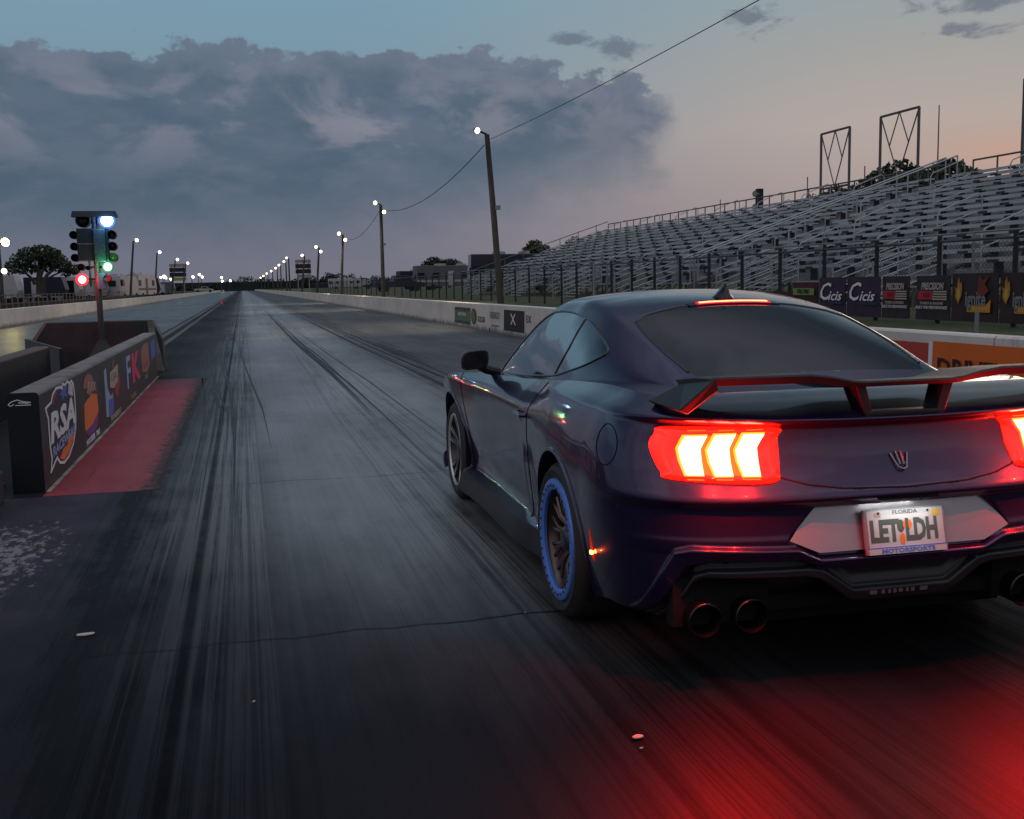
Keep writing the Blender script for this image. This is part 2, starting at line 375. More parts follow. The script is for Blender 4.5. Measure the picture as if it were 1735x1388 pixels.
def pad_mat():
    m_ = bpy.data.materials.new('starting_pad'); m_.use_nodes = True
    g = NG(m_.node_tree); b = g.n['Principled BSDF']
    p = g.new('ShaderNodeNewGeometry').outputs['Position']; x, y, z = g.sep(p)
    n = g.noise(p, 2.2, 6, .6); f = g.noise(p, 60, 3, .7)
    col = g.mix(g.sstep(n, .35, .7), (.036,.031,.047), (.055,.047,.066))
    col = g.mix(g.m('MULTIPLY', g.sstep(f, .5, .75), .4), col, (.014,.014,.017))
    # flaked paint showing pale concrete
    fl = g.noise(g.vec(g.m('MULTIPLY', x, 17), g.m('MULTIPLY', y, 9), 2.0), 1.0, 8, .70)
    u = g.m('DIVIDE', g.m('SUBTRACT', x, -1.42), .36); v = g.m('DIVIDE', g.m('SUBTRACT', y, 6.25), .95)
    d2 = g.m('ADD', g.m('MULTIPLY', u, u), g.m('MULTIPLY', v, v))
    th = g.m('ADD', .455, g.m('MULTIPLY', d2, .11))
    flm = g.m('MULTIPLY', g.sstep(g.m('SUBTRACT', fl, th), -.01, .06), .72)
    fine = g.noise(p, 24, 4, .7)
    col = g.mix(flm, col, g.mix(fine, (.15,.125,.115), (.46,.41,.39)))
    fl2 = g.noise(g.vec(g.m('MULTIPLY', x, 5), g.m('MULTIPLY', y, 3.4), 8.0), 1.0, 5, .62)
    col = g.mix(g.m('MULTIPLY', g.sstep(fl2, .70, .73), .5), col, (.22,.20,.19))
    col = g.mix(g.sstep(g.m('ADD', y, g.m('SUBTRACT', n, .5)), 3.4, 6.4), g.mix(1.0, col, (.20,.22,.26), 'MULTIPLY'), col)  # dark foreground painted into the pad colour too
    # rubber carried off the lane blurs the edge of the paint
    en = g.m('ADD', g.m('MULTIPLY', g.m('SUBTRACT', g.noise(g.vec(g.m('MULTIPLY', x, 3), g.m('MULTIPLY', y, 1.1), 6.0), 1.0, 6, .7), .5), 1.1), g.m('MULTIPLY', g.m('SUBTRACT', g.noise(g.vec(g.m('MULTIPLY', x, 40), g.m('MULTIPLY', y, .1), 6.0), 1.0, 4, .7), .5), .5))
    col = g.mix(g.sstep(g.m('ADD', x, en), -1.15, -.75), col, (.012,.013,.016))
    g.link(g.m('SUBTRACT', 1.0, g.sstep(g.m('ADD', x, g.m('MULTIPLY', en, .75)), -.95, -.50)), b.inputs['Alpha'])
    g.link(col, b.inputs['Base Color']); b.inputs['Roughness'].default_value = .66; b.inputs['Specular IOR Level'].default_value = .2
    bp = g.new('ShaderNodeBump'); bp.inputs['Strength'].default_value = .3; bp.inputs['Distance'].default_value = .005
    g.link(g.m('SUBTRACT', f, g.m('MULTIPLY', flm, 1.0)), bp.inputs['Height']); g.link(bp.outputs[0], b.inputs['Normal'])
    return m_
def redpaint_mat():
    m_ = bpy.data.materials.new('red_ground_paint'); m_.use_nodes = True
    g = NG(m_.node_tree); b = g.n['Principled BSDF']
    p = g.new('ShaderNodeNewGeometry').outputs['Position']; x, y, z = g.sep(p)
    n = g.noise(p, 1.6, 6, .6); f = g.noise(p, 26, 4, .7)
    s = g.noise(g.vec(g.m('MULTIPLY', x, 14), g.m('MULTIPLY', y, .8), 1.0), 1.0, 5, .7)
    col = g.mix(g.sstep(n, .35, .68), (.37,.052,.068), (.29,.042,.052))
    col = g.mix(g.m('MULTIPLY', g.sstep(f, .45, .75), .4), col, (.22,.035,.04))
    col = g.mix(g.m('MULTIPLY', g.sstep(s, .54, .7), .55), col, (.09,.03,.035))
    col = g.mix(g.m('MULTIPLY', g.sstep(g.m('ADD', g.noise(p, 12, 4, .7), g.m('MULTIPLY', g.sstep(x, -.98, -.62), .36)), .66, .76), .9), col, (.022,.021,.023))
    col = g.mix(g.m('MULTIPLY', g.sstep(g.m('ADD', y, g.m('MULTIPLY', n, 3.0)), 17.5, 19.8), .7), col, (.06,.04,.042))
    rag = g.m('ADD', g.m('MULTIPLY', g.m('SUBTRACT', g.noise(p, 5, 6, .7), .5), .22), g.m('MULTIPLY', g.m('SUBTRACT', g.noise(g.vec(g.m('MULTIPLY', x, 30), g.m('MULTIPLY', y, .35), 3.0), 1.0, 4, .7), .5), .22))
    g.link(g.m('SUBTRACT', 1.0, g.sstep(g.m('ADD', x, rag), -.74, -.60)), b.inputs['Alpha'])
    g.link(col, b.inputs['Base Color']); b.inputs['Roughness'].default_value = .6
    b.inputs['Specular IOR Level'].default_value = .3
    return m_
def grass_mat(name, a=(.058,.080,.024), bcol=(.115,.110,.042)):
    m_ = bpy.data.materials.new(name); m_.use_nodes = True
    g = NG(m_.node_tree); b = g.n['Principled BSDF']
    p = g.new('ShaderNodeNewGeometry').outputs['Position']
    n = g.noise(p, .8, 6, .65); f = g.noise(p, 18, 5, .75)
    col = g.mix(g.sstep(n, .38, .66), a, bcol); col = g.mix(g.m('MULTIPLY', g.sstep(f, .4, .7), .6), col, (.02,.024,.01))
    g.link(col, b.inputs['Base Color']); b.inputs['Roughness'].default_value = .95
    bp = g.new('ShaderNodeBump'); bp.inputs['Strength'].default_value = .8; bp.inputs['Distance'].default_value = .05
    g.link(f, bp.inputs['Height']); g.link(bp.outputs[0], b.inputs['Normal'])
    return m_
def concrete_mat(name, a, b2, stain=(.16,.15,.13)):
    m_ = bpy.data.materials.new(name); m_.use_nodes = True
    g = NG(m_.node_tree); b = g.n['Principled BSDF']
    p = g.new('ShaderNodeNewGeometry').outputs['Position']; x, y, z = g.sep(p)
    n = g.noise(g.vec(x, g.m('MULTIPLY', y, .35), z), 1.3, 6, .6)
    col = g.mix(g.sstep(n, .35, .7), a, b2)
    v = g.noise(g.vec(x, g.m('MULTIPLY', y, 2.4), g.m('MULTIPLY', z, .5)), 1.0, 6, .7)
    col = g.mix(g.m('MULTIPLY', g.sstep(v, .56, .74), .6), col, stain)
    # scuffs low on the wall where rubber and dirt collect
    low = g.m('MULTIPLY', g.m('SUBTRACT', 1.0, g.sstep(g.m('ADD', z, g.m('MULTIPLY', g.m('SUBTRACT', g.noise(g.vec(0.0, y, z), 2.5, 4), .5), .3)), .0, .2)), .75)
    col = g.mix(low, col, (.07,.068,.062))
    f = g.noise(p, 22, 4, .7); col = g.mix(g.m('MULTIPLY', g.sstep(f, .5, .8), .35), col, stain)
    # casting joints
    jm = g.m('ABSOLUTE', g.m('SUBTRACT', g.m('FRACT', g.m('DIVIDE', y, 6.1)), .5))
    col = g.mix(g.m('MULTIPLY', g.m('SUBTRACT', 1.0, g.sstep(jm, .0, .004)), .6), col, (.08,.08,.075))
    g.link(col, b.inputs['Base Color']); b.inputs['Roughness'].default_value = .8
    return m_

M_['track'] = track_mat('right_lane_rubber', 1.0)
M_['track2'] = track_mat('left_lane_concrete', 31.0, base=(.05,.052,.053), pale=(.085,.088,.09), rub=(.02,.021,.022), r0=.22, r1=.40, main=False)
M_['pad'] = pad_mat(); M_['red'] = redpaint_mat()
M_['grass'] = grass_mat('grass'); M_['dirt'] = grass_mat('far_ground', (.035,.042,.018), (.06,.055,.03))
M_['wall'] = concrete_mat('painted_concrete', (.84,.76,.66), (.70,.63,.55), (.25,.22,.18))
M_['wall_r'] = concrete_mat('painted_concrete_right', (.84,.76,.67), (.70,.63,.55), (.25,.22,.18))

# ------------------------------------------------------------------ ground and track
XR, XL = 7.3, -10.0
def sheet(name, poly, z, m_, kind='structure', sub=None):
    return tag(mk(name, [(x, y, z) for x, y in poly], [tuple(range(len(poly)))], m_), kind=kind)
sheet('ground', [(-1500,-60),(1500,-60),(1500,2500),(-1500,2500)], -.03, M_['dirt'])
sheet('track_left_lane', [(XL,-12),(-2.72,-12),(-2.72,900),(XL,900)], .0, M_['track2'])
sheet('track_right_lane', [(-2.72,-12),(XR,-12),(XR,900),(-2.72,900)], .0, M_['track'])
# lane divider: paired pale seams and a dark strip
mb = MB()
M_['seam'] = mat('divider_concrete', (.11,.108,.105), .6, noise=(4, .7, (.05,.05,.05)))
for x0, x1 in ((-2.62,-2.42),(-2.2,-2.05)):
    mb.add([(x0,20.9,.004),(x1,20.9,.004),(x1,900,.004),(x0,900,.004)], [(0,1,2,3)])
tag(mb.build('lane_divider', M_['seam']), kind='structure')
sheet('starting_pad', [(-9.9,-10),(-.20,-10),(-.20,8.12),(-9.9,8.12)], .004, M_['pad'])
sheet('red_painted_apron', [(-1.47,8.13),(-.52,8.13),(-.50,9.6),(-.52,12.0),(-.54,15.0),(-.56,18.3),(-1.47,18.3)], .004, M_['red'])
sheet('apron_edge_line', [(-1.475,8.3),(-1.44,8.3),(-1.44,19.0),(-1.475,19.0)], .008, mat('edge_line_paint', (.55,.45,.40), .6, noise=(3, .9, (.18,.10,.09))))
# curving burnout lines
def skid(pts, w, name='skid_marks'):
    pts = [Vector((a, b, 0)) for a, b in pts]; vs = []; fs = []
    N = 60
    def cr(t):
        k = len(pts)-1; i = min(int(t*k), k-1); f = t*k-i
        p0 = pts[max(i-1,0)]; p1 = pts[i]; p2 = pts[i+1]; p3 = pts[min(i+2,k)]
        return .5*((2*p1)+(p2-p0)*f+(2*p0-5*p1+4*p2-p3)*f*f+(3*p1-p0-3*p2+p3)*f**3)
    for i in range(N+1):
        c = cr(i/N); tn = (cr(min(1,i/N+.01))-cr(max(0,i/N-.01))).normalized(); n = Vector((-tn.y, tn.x, 0))
        vs += [c+n*w/2, c-n*w/2]
        if i: fs.append((2*i-2, 2*i-1, 2*i+1, 2*i))
    return vs, fs
M_['skid'] = mat('skid_rubber', (.008,.009,.010), .5, noise=(9, .8, (.022,.024,.027)))
mb = MB()
rs = random.Random(4)
for k in range(9):
    x0 = rs.uniform(-.52, .25); amp = rs.uniform(.25, .6)*(.5+.5*(x0 < 0)); w = rs.uniform(.008, .024); ya = rs.uniform(5, 11); ye = rs.uniform(28, 60)
    pts = [(x0, ya), (x0-.02, ya+3), (x0-.16*amp, 14), (x0-.62*amp, 19), (x0-1.0*amp, 24), (x0-.95*amp, 29), (x0-.55*amp, 38), (x0-.1*amp, ye+8)]
    v, f = skid(pts, w); n = len(v)//2
    for q in range(n):
        t = min(q/14, (n-1-q)/24, 1.0); c = (v[2*q]+v[2*q+1])/2; v[2*q] = c+(v[2*q]-c)*t; v[2*q+1] = c+(v[2*q+1]-c)*t
    mb.add([(q.x, q.y, .003+.0002*k) for q in v], f)
for k in range(14):
    x0 = rs.choice((1.45, 1.6, 2.9, 3.1))+rs.uniform(-.25,.25); w = rs.uniform(.012,.04); ya = rs.uniform(7, 16)
    v, f = skid([(x0, ya), (x0+.03, ya+8), (x0-.05, ya+20), (x0, ya+60)], w); n = len(v)//2
    for q in range(n):
        t = min(q/26, (n-1-q)/26, 1.0); c = (v[2*q]+v[2*q+1])/2; v[2*q] = c+(v[2*q]-c)*t; v[2*q+1] = c+(v[2*q+1]-c)*t
    mb.add([(q.x, q.y, .0085+.0002*k) for q in v], f)
tag(mb.build('skid_marks', M_['skid']), kind='stuff')
# raised verges behind the walls
def slab(name, x0, x1, y0, y1, z0, z1, m_):
    return tag(MB().box(x0,x1,y0,y1,z0,z1).build(name, m_), kind='structure')
slab('grass_verge', XR+.27, 160, -20, 640, -.5, .78, M_['grass'])
slab('field', -260, XL-.27, -20, 640, -.5, .62, M_['dirt'])

# ------------------------------------------------------------------ walls
def wall_prof(x, s, h=.84):   # s = +1: track side faces -x
    return [(x, .0), (x, .05), (x+.02*s, h-.02), (x+.04*s, h), (x+.25*s, h), (x+.27*s, h-.02), (x+.27*s, .0)]
rw = empty('concrete_barrier', (XR, 0, 0), label='long pale concrete track wall on the right with sponsor panels painted on it', cat='wall')
o = MB().prism([(a-XR, b) for a, b in wall_prof(XR, 1)], 'y', -15, 640).build('wall_body', M_['wall_r'], rw)
lw = empty('concrete_barrier', (XL, 0, 0), label='bare pale concrete track wall along the far left lane', cat='wall')
MB().prism([(a-XL, b) for a, b in wall_prof(XL, -1, .78)], 'y', -15, 640).build('wall_body', M_['wall'], lw)
# painted sponsor panels on the right wall (x just proud of the face)
FX = XR - .004
def wq(name, y0, y1, z0, z1, m_, parent=rw, d=0.0):
    x = FX - .003 - d - XR
    sl = .02*((z0+z1)/2)/.84
    return mk(name, [(x+.02*z0/.84,y1,z0),(x+.02*z0/.84,y0,z0),(x+.02*z1/.84,y0,z1),(x+.02*z1/.84,y1,z1)], [(0,1,2,3)], m_, parent)
def wtext(txt, y, z, h, m_, sx=1.0, parent=rw, d=.003, shear=0, bold=0.0):
    return text_mesh(txt, 'lettering', m_, parent, frame((FX-.006-d-XR+.02*z/.84, y, z), (0,-1,0), (0,0,1)), h, sx, .001, shear, bold)
C_ = lambda n, c, r=.6, nz=None: mat(n, c, r, noise=nz)
M_['ink'] = C_('black_ink', (.02,.02,.02)); M_['ink_white'] = C_('white_ink', (.88,.87,.86)); M_['ink_grey'] = C_('grey_ink', (.12,.115,.11))
M_['green'] = C_('green_ink', (.10,.19,.085), .6, (3,.5,(.16,.24,.13))); M_['dkgreen'] = C_('dark_green_ink', (.045,.07,.04)); M_['gold'] = C_('gold_ink', (.25,.18,.05))
M_['orange'] = C_('orange_vinyl', (.85,.16,.01), .5, (2,.5,(.70,.12,.01))); M_['redv'] = C_('red_vinyl', (.55,.05,.03), .5)
M_['inkred'] = C_('red_ink', (.55,.03,.05)); M_['inkblue'] = C_('blue_ink', (.10,.16,.55)); M_['inkpurple'] = C_('purple_ink', (.20,.06,.28)); M_['inkcyan'] = C_('pale_blue_ink', (.35,.45,.72))
M_['inkpink'] = C_('pink_ink', (.75,.04,.16)); M_['inkorange'] = C_('flame_ink', (.95,.22,.06)); M_['inktan'] = C_('tan_ink', (.52,.42,.33)); M_['dusty'] = C_('dusty_red_ink', (.42,.16,.12))
wq('sponsor_panel', 34.5, 37.2, .12, .67, M_['dkgreen']); wq('green_band', 34.55, 37.15, .22, .56, M_['green'], d=.003)
wtext('LUCAS', 35.85, .44, .16, M_['ink_white'], 2.6, d=.006)
mb = MB(); mb.disc((FX-.008-XR,33.95,.41), (-1,0,0), .26, 32); o = mb.build('sponsor_badge', M_['dkgreen'], rw); o.data.transform(Matrix.Translation((0,33.95,.41)) @ Matrix.Diagonal((1,1.5,1,1)) @ Matrix.Translation((0,-33.95,-.41)))
mb = MB(); mb.disc((FX-.011-XR,33.95,.41), (-1,0,0), .20, 32); o = mb.build('badge_face', M_['gold'], rw); o.data.transform(Matrix.Translation((0,33.95,.41)) @ Matrix.Diagonal((1,1.4,1,1)) @ Matrix.Translation((0,-33.95,-.41)))
wtext('S', 33.95, .46, .2, M_['ink_white'], 1.6, d=.01)
wq('sponsor_panel', 32.35, 33.35, .26, .43, M_['ink_grey']); wtext('OIL.COM', 32.85, .35, .13, M_['ink_white'], 1.3, d=.004)
wtext('ENERGY', 31.0, .50, .30, M_['ink_grey'], 1.15); wtext('~', 31.0, .34, .12, M_['ink_grey'], 1.5); wtext('MOTORSPORTS', 30.9, .2, .085, M_['ink'], 1.6)
wq('sponsor_panel', 27.55, 29.85, .12, .71, M_['ink'])
wtext('X', 28.75, .44, .44, M_['ink_white'], 1.9, d=.006, bold=.004); wtext('//', 28.2, .46, .3, M_['inkred'], 2.0, d=.006)
wtext('EX', 27.1, .5, .28, M_['ink'], 1.5)
wq('sponsor_panel', 10.19, 14.0, .16, .72, M_['redv']); wq('white_stripe', 10.12, 10.19, .14, .735, M_['ink_white'], d=.001)
wq('sponsor_panel', 5.6, 10.12, .14, .745, M_['orange'])
wtext('DRIVEN', 9.45, .45, .30, C_('dark_red_ink', (.035,.012,.010)), 1.12, d=.004, bold=.006)
# small stub posts at the foot of the wall
for y in (34.9, 31.7, 41.5, 47.0):
    wq('drain_slot', y-.06, y+.06, .01, .12, M_['ink'], d=.001)

# ------------------------------------------------------------------ start island: barriers round the timing tree
def rounded_rect(x0, x1, z1, r, n=6):
    p = [(x0, 0.0)]
    for i in range(n+1):
        a = math.pi - i*math.pi/2/n; p.append((x0+r+r*math.cos(a), z1-r+r*math.sin(a)))
    for i in range(n+1):
        a = math.pi/2 - i*math.pi/2/n; p.append((x1-r+r*math.cos(a), z1-r+r*math.sin(a)))
    p.append((x1, 0.0)); return p
M_['wrap'] = mat('barrier_wrap', (.024,.024,.028), .5, noise=(2.2, .9, (.052,.044,.046)), bump=(3, .25))
M_['wrap_top'] = mat('pale_barrier_top', (.24,.205,.195), .75, noise=(3, .9, (.12,.105,.10)))  # tops paler than the wrap on the sides
M_['wrap_end'] = mat('barrier_end', (.006,.010,.014), .4)
def barrier(name, x0, x1, y0, y1, h, label, topm):
    t = empty(name, ((x0+x1)/2, y0, 0), label=label, cat='barrier')
    cx_ = (x0+x1)/2
    pf = [(a-cx_, b) for a, b in rounded_rect(x0, x1, h, .03)]
    mb = MB(); n = len(pf)
    mb.prism(pf, 'y', 0, y1-y0)
    for i in range(2, 2+n):
        z = (pf[i-2][1]+pf[(i-1) % n][1])/2
        if z > h-.02: mb.m[i] = 1
    mb.m[0] = mb.m[1] = 2
    mb.build('barrier_body', [M_['wrap'], topm, M_['wrap_end']], t)
    return t
LX0, LX1, LY0, LY1, LH = -1.70, -1.48, 8.32, 19.2, .745
logo = barrier('logo_barrier', LX0, LX1, LY0, LY1, LH, 'long black wrapped barrier printed with colourful sponsor logos beside the red apron', M_['wrap_top'])
cxl = (LX0+LX1)/2; PX = LX1 - cxl + .004
def lpt(y, z, d=0.0): return (PX-.0025+d*.35, y-LY0, z)
def lpoly(name, pts, m_, d=0.0):
    return mk(name, [lpt(y, z, d) for y, z in pts], [tuple(range(len(pts)))], m_, logo)
def lband(name, pts, w, m_, d=0.0, closed=True, wy=1.0):
    mb = MB(); n = len(pts)
    for i in range(n if closed else n-1):
        a = Vector((pts[i][0]/wy, pts[i][1])); b = Vector((pts[(i+1)%n][0]/wy, pts[(i+1)%n][1]))
        t = (b-a).normalized(); q = Vector((-t.y, t.x))*w/2; a2 = a - t*w*.4; b2 = b + t*w*.4
        c = [a2+q, a2-q, b2-q, b2+q]
        mb.add([lpt(u.x*wy, u.y, d+.0002*i) for u in c], [(0,1,2,3)])
    return mb.build(name, m_, logo)
def ltext(txt, y, z, h, m_, sx=1.0, d=.004, shear=0.0, bold=0.0, rise=0.0):
    return text_mesh(txt, 'lettering', m_, logo, frame(lpt(y, z, d), (0,1,rise), (0,-rise,1)), h, sx, .0003, shear, bold)
# shield logo, nearest
sh = [(8.62,.52),(8.55,.60),(8.80,.62),(8.88,.67),(9.05,.705),(9.25,.70),(9.34,.68),(9.36,.715),(9.5,.695),(9.62,.715),(9.72,.69),(9.84,.70),(9.93,.665),(9.96,.55),(9.95,.40),(9.9,.28),(9.72,.17),(9.45,.10),(9.2,.085),(9.0,.115),(8.88,.175),(8.58,.11),(8.66,.2),(8.62,.3)]
lpoly('logo_shield', sh, mat('logo_navy', (.018,.02,.05), .5), .0)
lband('logo_outline', sh, .022, M_['ink_white'], .002, wy=2.4)
lpoly('logo_flame', [(9.0,.15),(9.2,.105),(9.5,.13),(9.75,.21),(9.88,.30),(9.7,.245),(9.55,.28),(9.4,.2),(9.2,.2),(9.1,.17)], M_['inkorange'], .003)
lpoly('logo_arc', [(8.85,.60),(8.92,.655),(9.06,.685),(9.06,.665),(8.96,.64),(8.9,.595)], M_['inkred'], .003)
lpoly('logo_star', [(9.2,.64),(9.32,.66),(9.34,.70),(9.45,.675),(9.6,.69),(9.52,.64),(9.58,.59),(9.42,.61),(9.3,.575),(9.32,.62)], M_['inkblue'], .003)
for k in range(4): lpoly('logo_stripe', [(9.62+.06*k,.60-.012*k),(9.68+.06*k,.61-.012*k),(9.74+.05*k,.70-.01*k),(9.70+.05*k,.70-.01*k)], M_['ink_white'], .0034)
ltext('RSA', 9.27, .42, .31, M_['ink_white'], 2.35, .006, .18, .012, .02)
ltext('RACEWEAR', 9.3, .255, .105, M_['inkcyan'], 2.1, .006, .1, .004, .04)
# eagle-like orange badge
lpoly('logo_badge', [(10.45,.20),(10.5,.42),(10.75,.45),(11.05,.47),(11.4,.44),(11.45,.28),(11.3,.17),(10.9,.12),(10.6,.13)], M_['inkorange'], .0)
lpoly('logo_badge_base', [(10.6,.125),(10.55,.17),(11.0,.185),(11.4,.245),(11.36,.15),(11.0,.075),(10.75,.07)], M_['inkpurple'], .003)
lpoly('logo_crest', [(10.5,.58),(10.62,.66),(10.85,.685),(11.1,.65),(11.25,.57),(11.4,.47),(11.1,.49),(10.95,.46),(10.75,.5),(10.85,.57),(10.65,.55)], M_['dusty'], .002)
for k in range(3): lpoly('logo_stroke', [(10.7+.22*k,.50),(10.78+.22*k,.51),(10.95+.2*k,.60-.02*k),(10.86+.2*k,.61-.02*k)], M_['inktan'], .004)
ltext('HOOSIER  TIRE', 10.95, .035+.02, .07, M_['ink_white'], 2.0, .004, .1, .003)
# blue and red badge
lpoly('logo_badge', [(12.05,.12),(12.05,.62),(12.25,.64),(12.3,.40),(12.5,.30),(12.7,.33),(12.75,.16),(12.4,.09)], M_['inkcyan'], .0)
lpoly('logo_badge_base', [(12.25,.1),(12.3,.28),(12.75,.27),(12.75,.13),(12.5,.08)], M_['inkblue'], .002)
lpoly('logo_panel', [(12.5,.40),(12.55,.56),(13.35,.61),(13.3,.42),(12.9,.36)], M_['inktan'], .003)
lpoly('logo_wedge', [(12.9,.34),(13.3,.41),(13.5,.50),(13.45,.36),(13.1,.22)], M_['inkred'], .002)
ltext('USA', 12.9, .49, .12, M_['ink_grey'], 2.6, .006, .2)
lpoly('logo_stroke', [(12.8,.60),(12.9,.69),(12.96,.69),(12.95,.6)], M_['dusty'], .003)
ltext('POWERED BY', 12.9, .055, .08, M_['inktan'], 2.0, .004, .1, .004)
# F K lettering
ltext('F', 14.5, .40, .58, M_['inkcyan'], 2.2, .004, 0, .01); ltext('K', 15.4, .41, .50, M_['inkpink'], 2.9, .006, 0, .03)
ltext('RACING', 15.0, .07, .085, M_['inktan'], 2.0, .004)
lpoly('logo_badge', [(16.4,.28),(16.35,.60),(16.8,.66),(17.6,.66),(17.7,.30),(17.2,.22)], M_['dusty'], .0); ltext('RACE', 17.0, .35, .13, M_['inkred'], 2.4, .004); ltext('FUEL', 17.0, .16, .1, M_['inktan'], 2.4, .004)
lpoly('logo_badge', [(18.05,.34),(18.1,.64),(18.9,.66),(18.9,.38)], M_['inkblue'], .0); ltext('GO', 18.45, .29, .1, M_['inkred'], 3.0, .004)
# small pale emblem on the near end face
ez = LH-.075
for k, pts in enumerate(([(-.10,ez-.008),(-.075,ez+.012),(-.035,ez+.024),(.0,ez+.010),(.055,ez+.002)], [(-.10,ez-.008),(-.085,ez-.02),(-.06,ez-.008)], [(-.05,ez-.016),(.055,ez-.016)], [(-.03,ez+.004),(.04,ez-.004)])):
    mb = MB(); mb.tube([(a, -.001, c) for a, c in pts], .0035, 5); mb.build('end_emblem', M_['ink_white'], logo)
lb = barrier('plain_barrier', -2.95, -2.73, 8.0, 16.4, .70, 'plain dark barrier on the far side of the timing tree island', mat('reddish_edge', (.10,.07,.065), .7))
# end block behind the tree, tapering at both ends
t = empty('end_barrier', (-2.5, 20.3, 0), label='dark blocky barrier with sloping ends behind the timing tree foot', cat='barrier')
MB().prism([(-1.25,0),(-1.22,.50),(-.92,.93),(.88,.93),(1.05,.58),(1.06,0)], 'y', 0, .5).build('barrier_body', M_['wrap'], t, bev=.012)
MB().hexa([(.88,-.03,.0),(1.06,-.03,.0),(1.06,.53,.0),(.88,.53,.0),(.80,-.03,.94),(.90,-.03,.94),(.90,.53,.94),(.80,.53,.94)]).build('end_cap', M_['wrap_top'], t, bev=.01)
MB().prism([(-1.26,.48),(-.93,.935),(-.88,.935),(-1.18,.48)], 'y', -.012, .512).build('edge_trim', M_['wrap_top'], t)
mk('connecting_panel', [(-1.22,-.02,0),(-.05,-3.9,0),(-.05,-3.9,.66),(-1.22,-.02,.66),(-1.27,.0,0),(-.1,-3.9,0),(-.1,-3.9,.66),(-1.27,.0,.66)], [(0,1,2,3),(4,7,6,5),(0,3,7,4),(1,5,6,2),(3,2,6,7),(0,4,5,1)], M_['wrap'], t)

# low purple-grey block and red marker drum, bottom left corner
t = MB().box(-2.6,-1.70,7.2,8.05,0,.225).build('low_block', mat('purple_grey_block', (.06,.053,.066), .6, noise=(4,.6,(.04,.037,.045))), bev=.015)
tag(t, 'low purple grey block on the pad in front of the logo barrier end', 'block')
dr = empty('marker_drum', (-2.02, 8.62, 0), label='red traffic drum with a white band half hidden by the low block', cat='drum')
MB().lathe([(.0,0),(.20,0),(.20,.03),(.165,.05),(.155,.34),(.13,.42),(.06,.46),(0,.465)], (0,0,0), 'z', 24).build('drum_body', mat('red_plastic', (.42,.02,.015), .4), dr, True)
MB().lathe([(.161,.20),(.162,.2),(.160,.28),(.159,.28)], (0,0,0), 'z', 24).build('reflective_band', mat('white_band', (.6,.56,.54), .4), dr, True)

# ------------------------------------------------------------------ timing tree
TX, TY = -2.42, 19.6
tt = empty('timing_tree', (TX, TY, 0), label='drag race timing tree with blue, green and red lamps lit', cat='timing light')
M_['tree_box'] = mat('tree_housing', (.004,.012,.02), .45, noise=(8,.5,(.006,.018,.026)))
M_['teal'] = mat('tree_centre_panel', (.015,.045,.06), .4, noise=(14,.9,(.05,.08,.09)))
M_['lampoff'] = mat('unlit_lamp', (.012,.009,.009), .25)
MB().lathe([(0,0),(.46,0),(.44,.03),(.10,.55),(.05,.66),(.0,.66)], (.02,0,0), 'z', 4).build('base_cone', M_['black'], tt)
MB().tube([(.02,0,.6),(.02,0,2.75)], .05, 12).build('mast', mat('mast_paint', (.035,.035,.045), .5), tt)
mb = MB().box(-.27,.0,-.09,.09,1.99,2.54).build('light_housing', M_['tree_box'], tt, bev=.012)
MB().box(.19,.24,-.09,.09,1.99,2.54).build('light_housing', M_['tree_box'], tt, bev=.012)
MB().box(.0,.19,-.12,.10,1.97,2.52).build('centre_panel', M_['teal'], tt, bev=.012)
MB().box(-.27,-.0,-.094,-.09,2.275,2.282).build('housing_seam', M_['galv'], tt)
# roof bar
MB().hexa([(-.33,-.16,2.73),(.41,-.16,2.73),(.41,.12,2.73),(-.33,.12,2.73),(-.31,-.13,2.83),(.38,-.13,2.83),(.38,.10,2.83),(-.31,.10,2.83)]).build('roof_bar', M_['tree_box'], tt, bev=.008)
def lamp(x, z, r, m_, name='lamp', lit=None):
    mb = MB().lathe([(r*1.08,.10),(r*1.1,-.02),(r*1.12,-.10),(r*1.04,-.10),(r*1.0,.0),(r*.98,.02)], (x,0,z), 'y', 28)
    o = mb.build(name, M_['black'], tt, True)
    q = MB().lathe([(0,-.045),(r*.5,-.035),(r*.85,-.012),(r*1.0,.01)], (x,0,z), 'y', 28).build('lens', m_, o, True)
    return o
for z in (2.43, 2.235, 2.045):
    lamp(-.315, z, .062, M_['lampoff']); lamp(.295, z, .07, M_['lampoff'] if z > 2.1 else mat('faint_green_lamp', (.01,.04,.012), .25, emis=(.01,.06,.012), estr=1))
lamp(-.155, 2.67, .105, M_['lampoff'])
BLU = emit('blue_lamp', (.75,.9,1.0), 9)
lamp(.235, 2.67, .105, BLU); lamp(.20, 1.885, .07, emit('green_lamp', (.62,1.0,.72), 6))
lamp(.18, 1.69, .055, mat('dim_red_lamp', (.2,.01,.01), .3, emis=(.5,.015,.02), estr=.6))
lamp(-.235, 1.885, .055, M_['lampoff']); lamp(-.225, 1.675, .07, emit('red_lamp', (1,.45,.38), 5)); lamp(-.12, 1.87, .035, mat('tiny_red_lamp', (.15,.01,.02), .3))
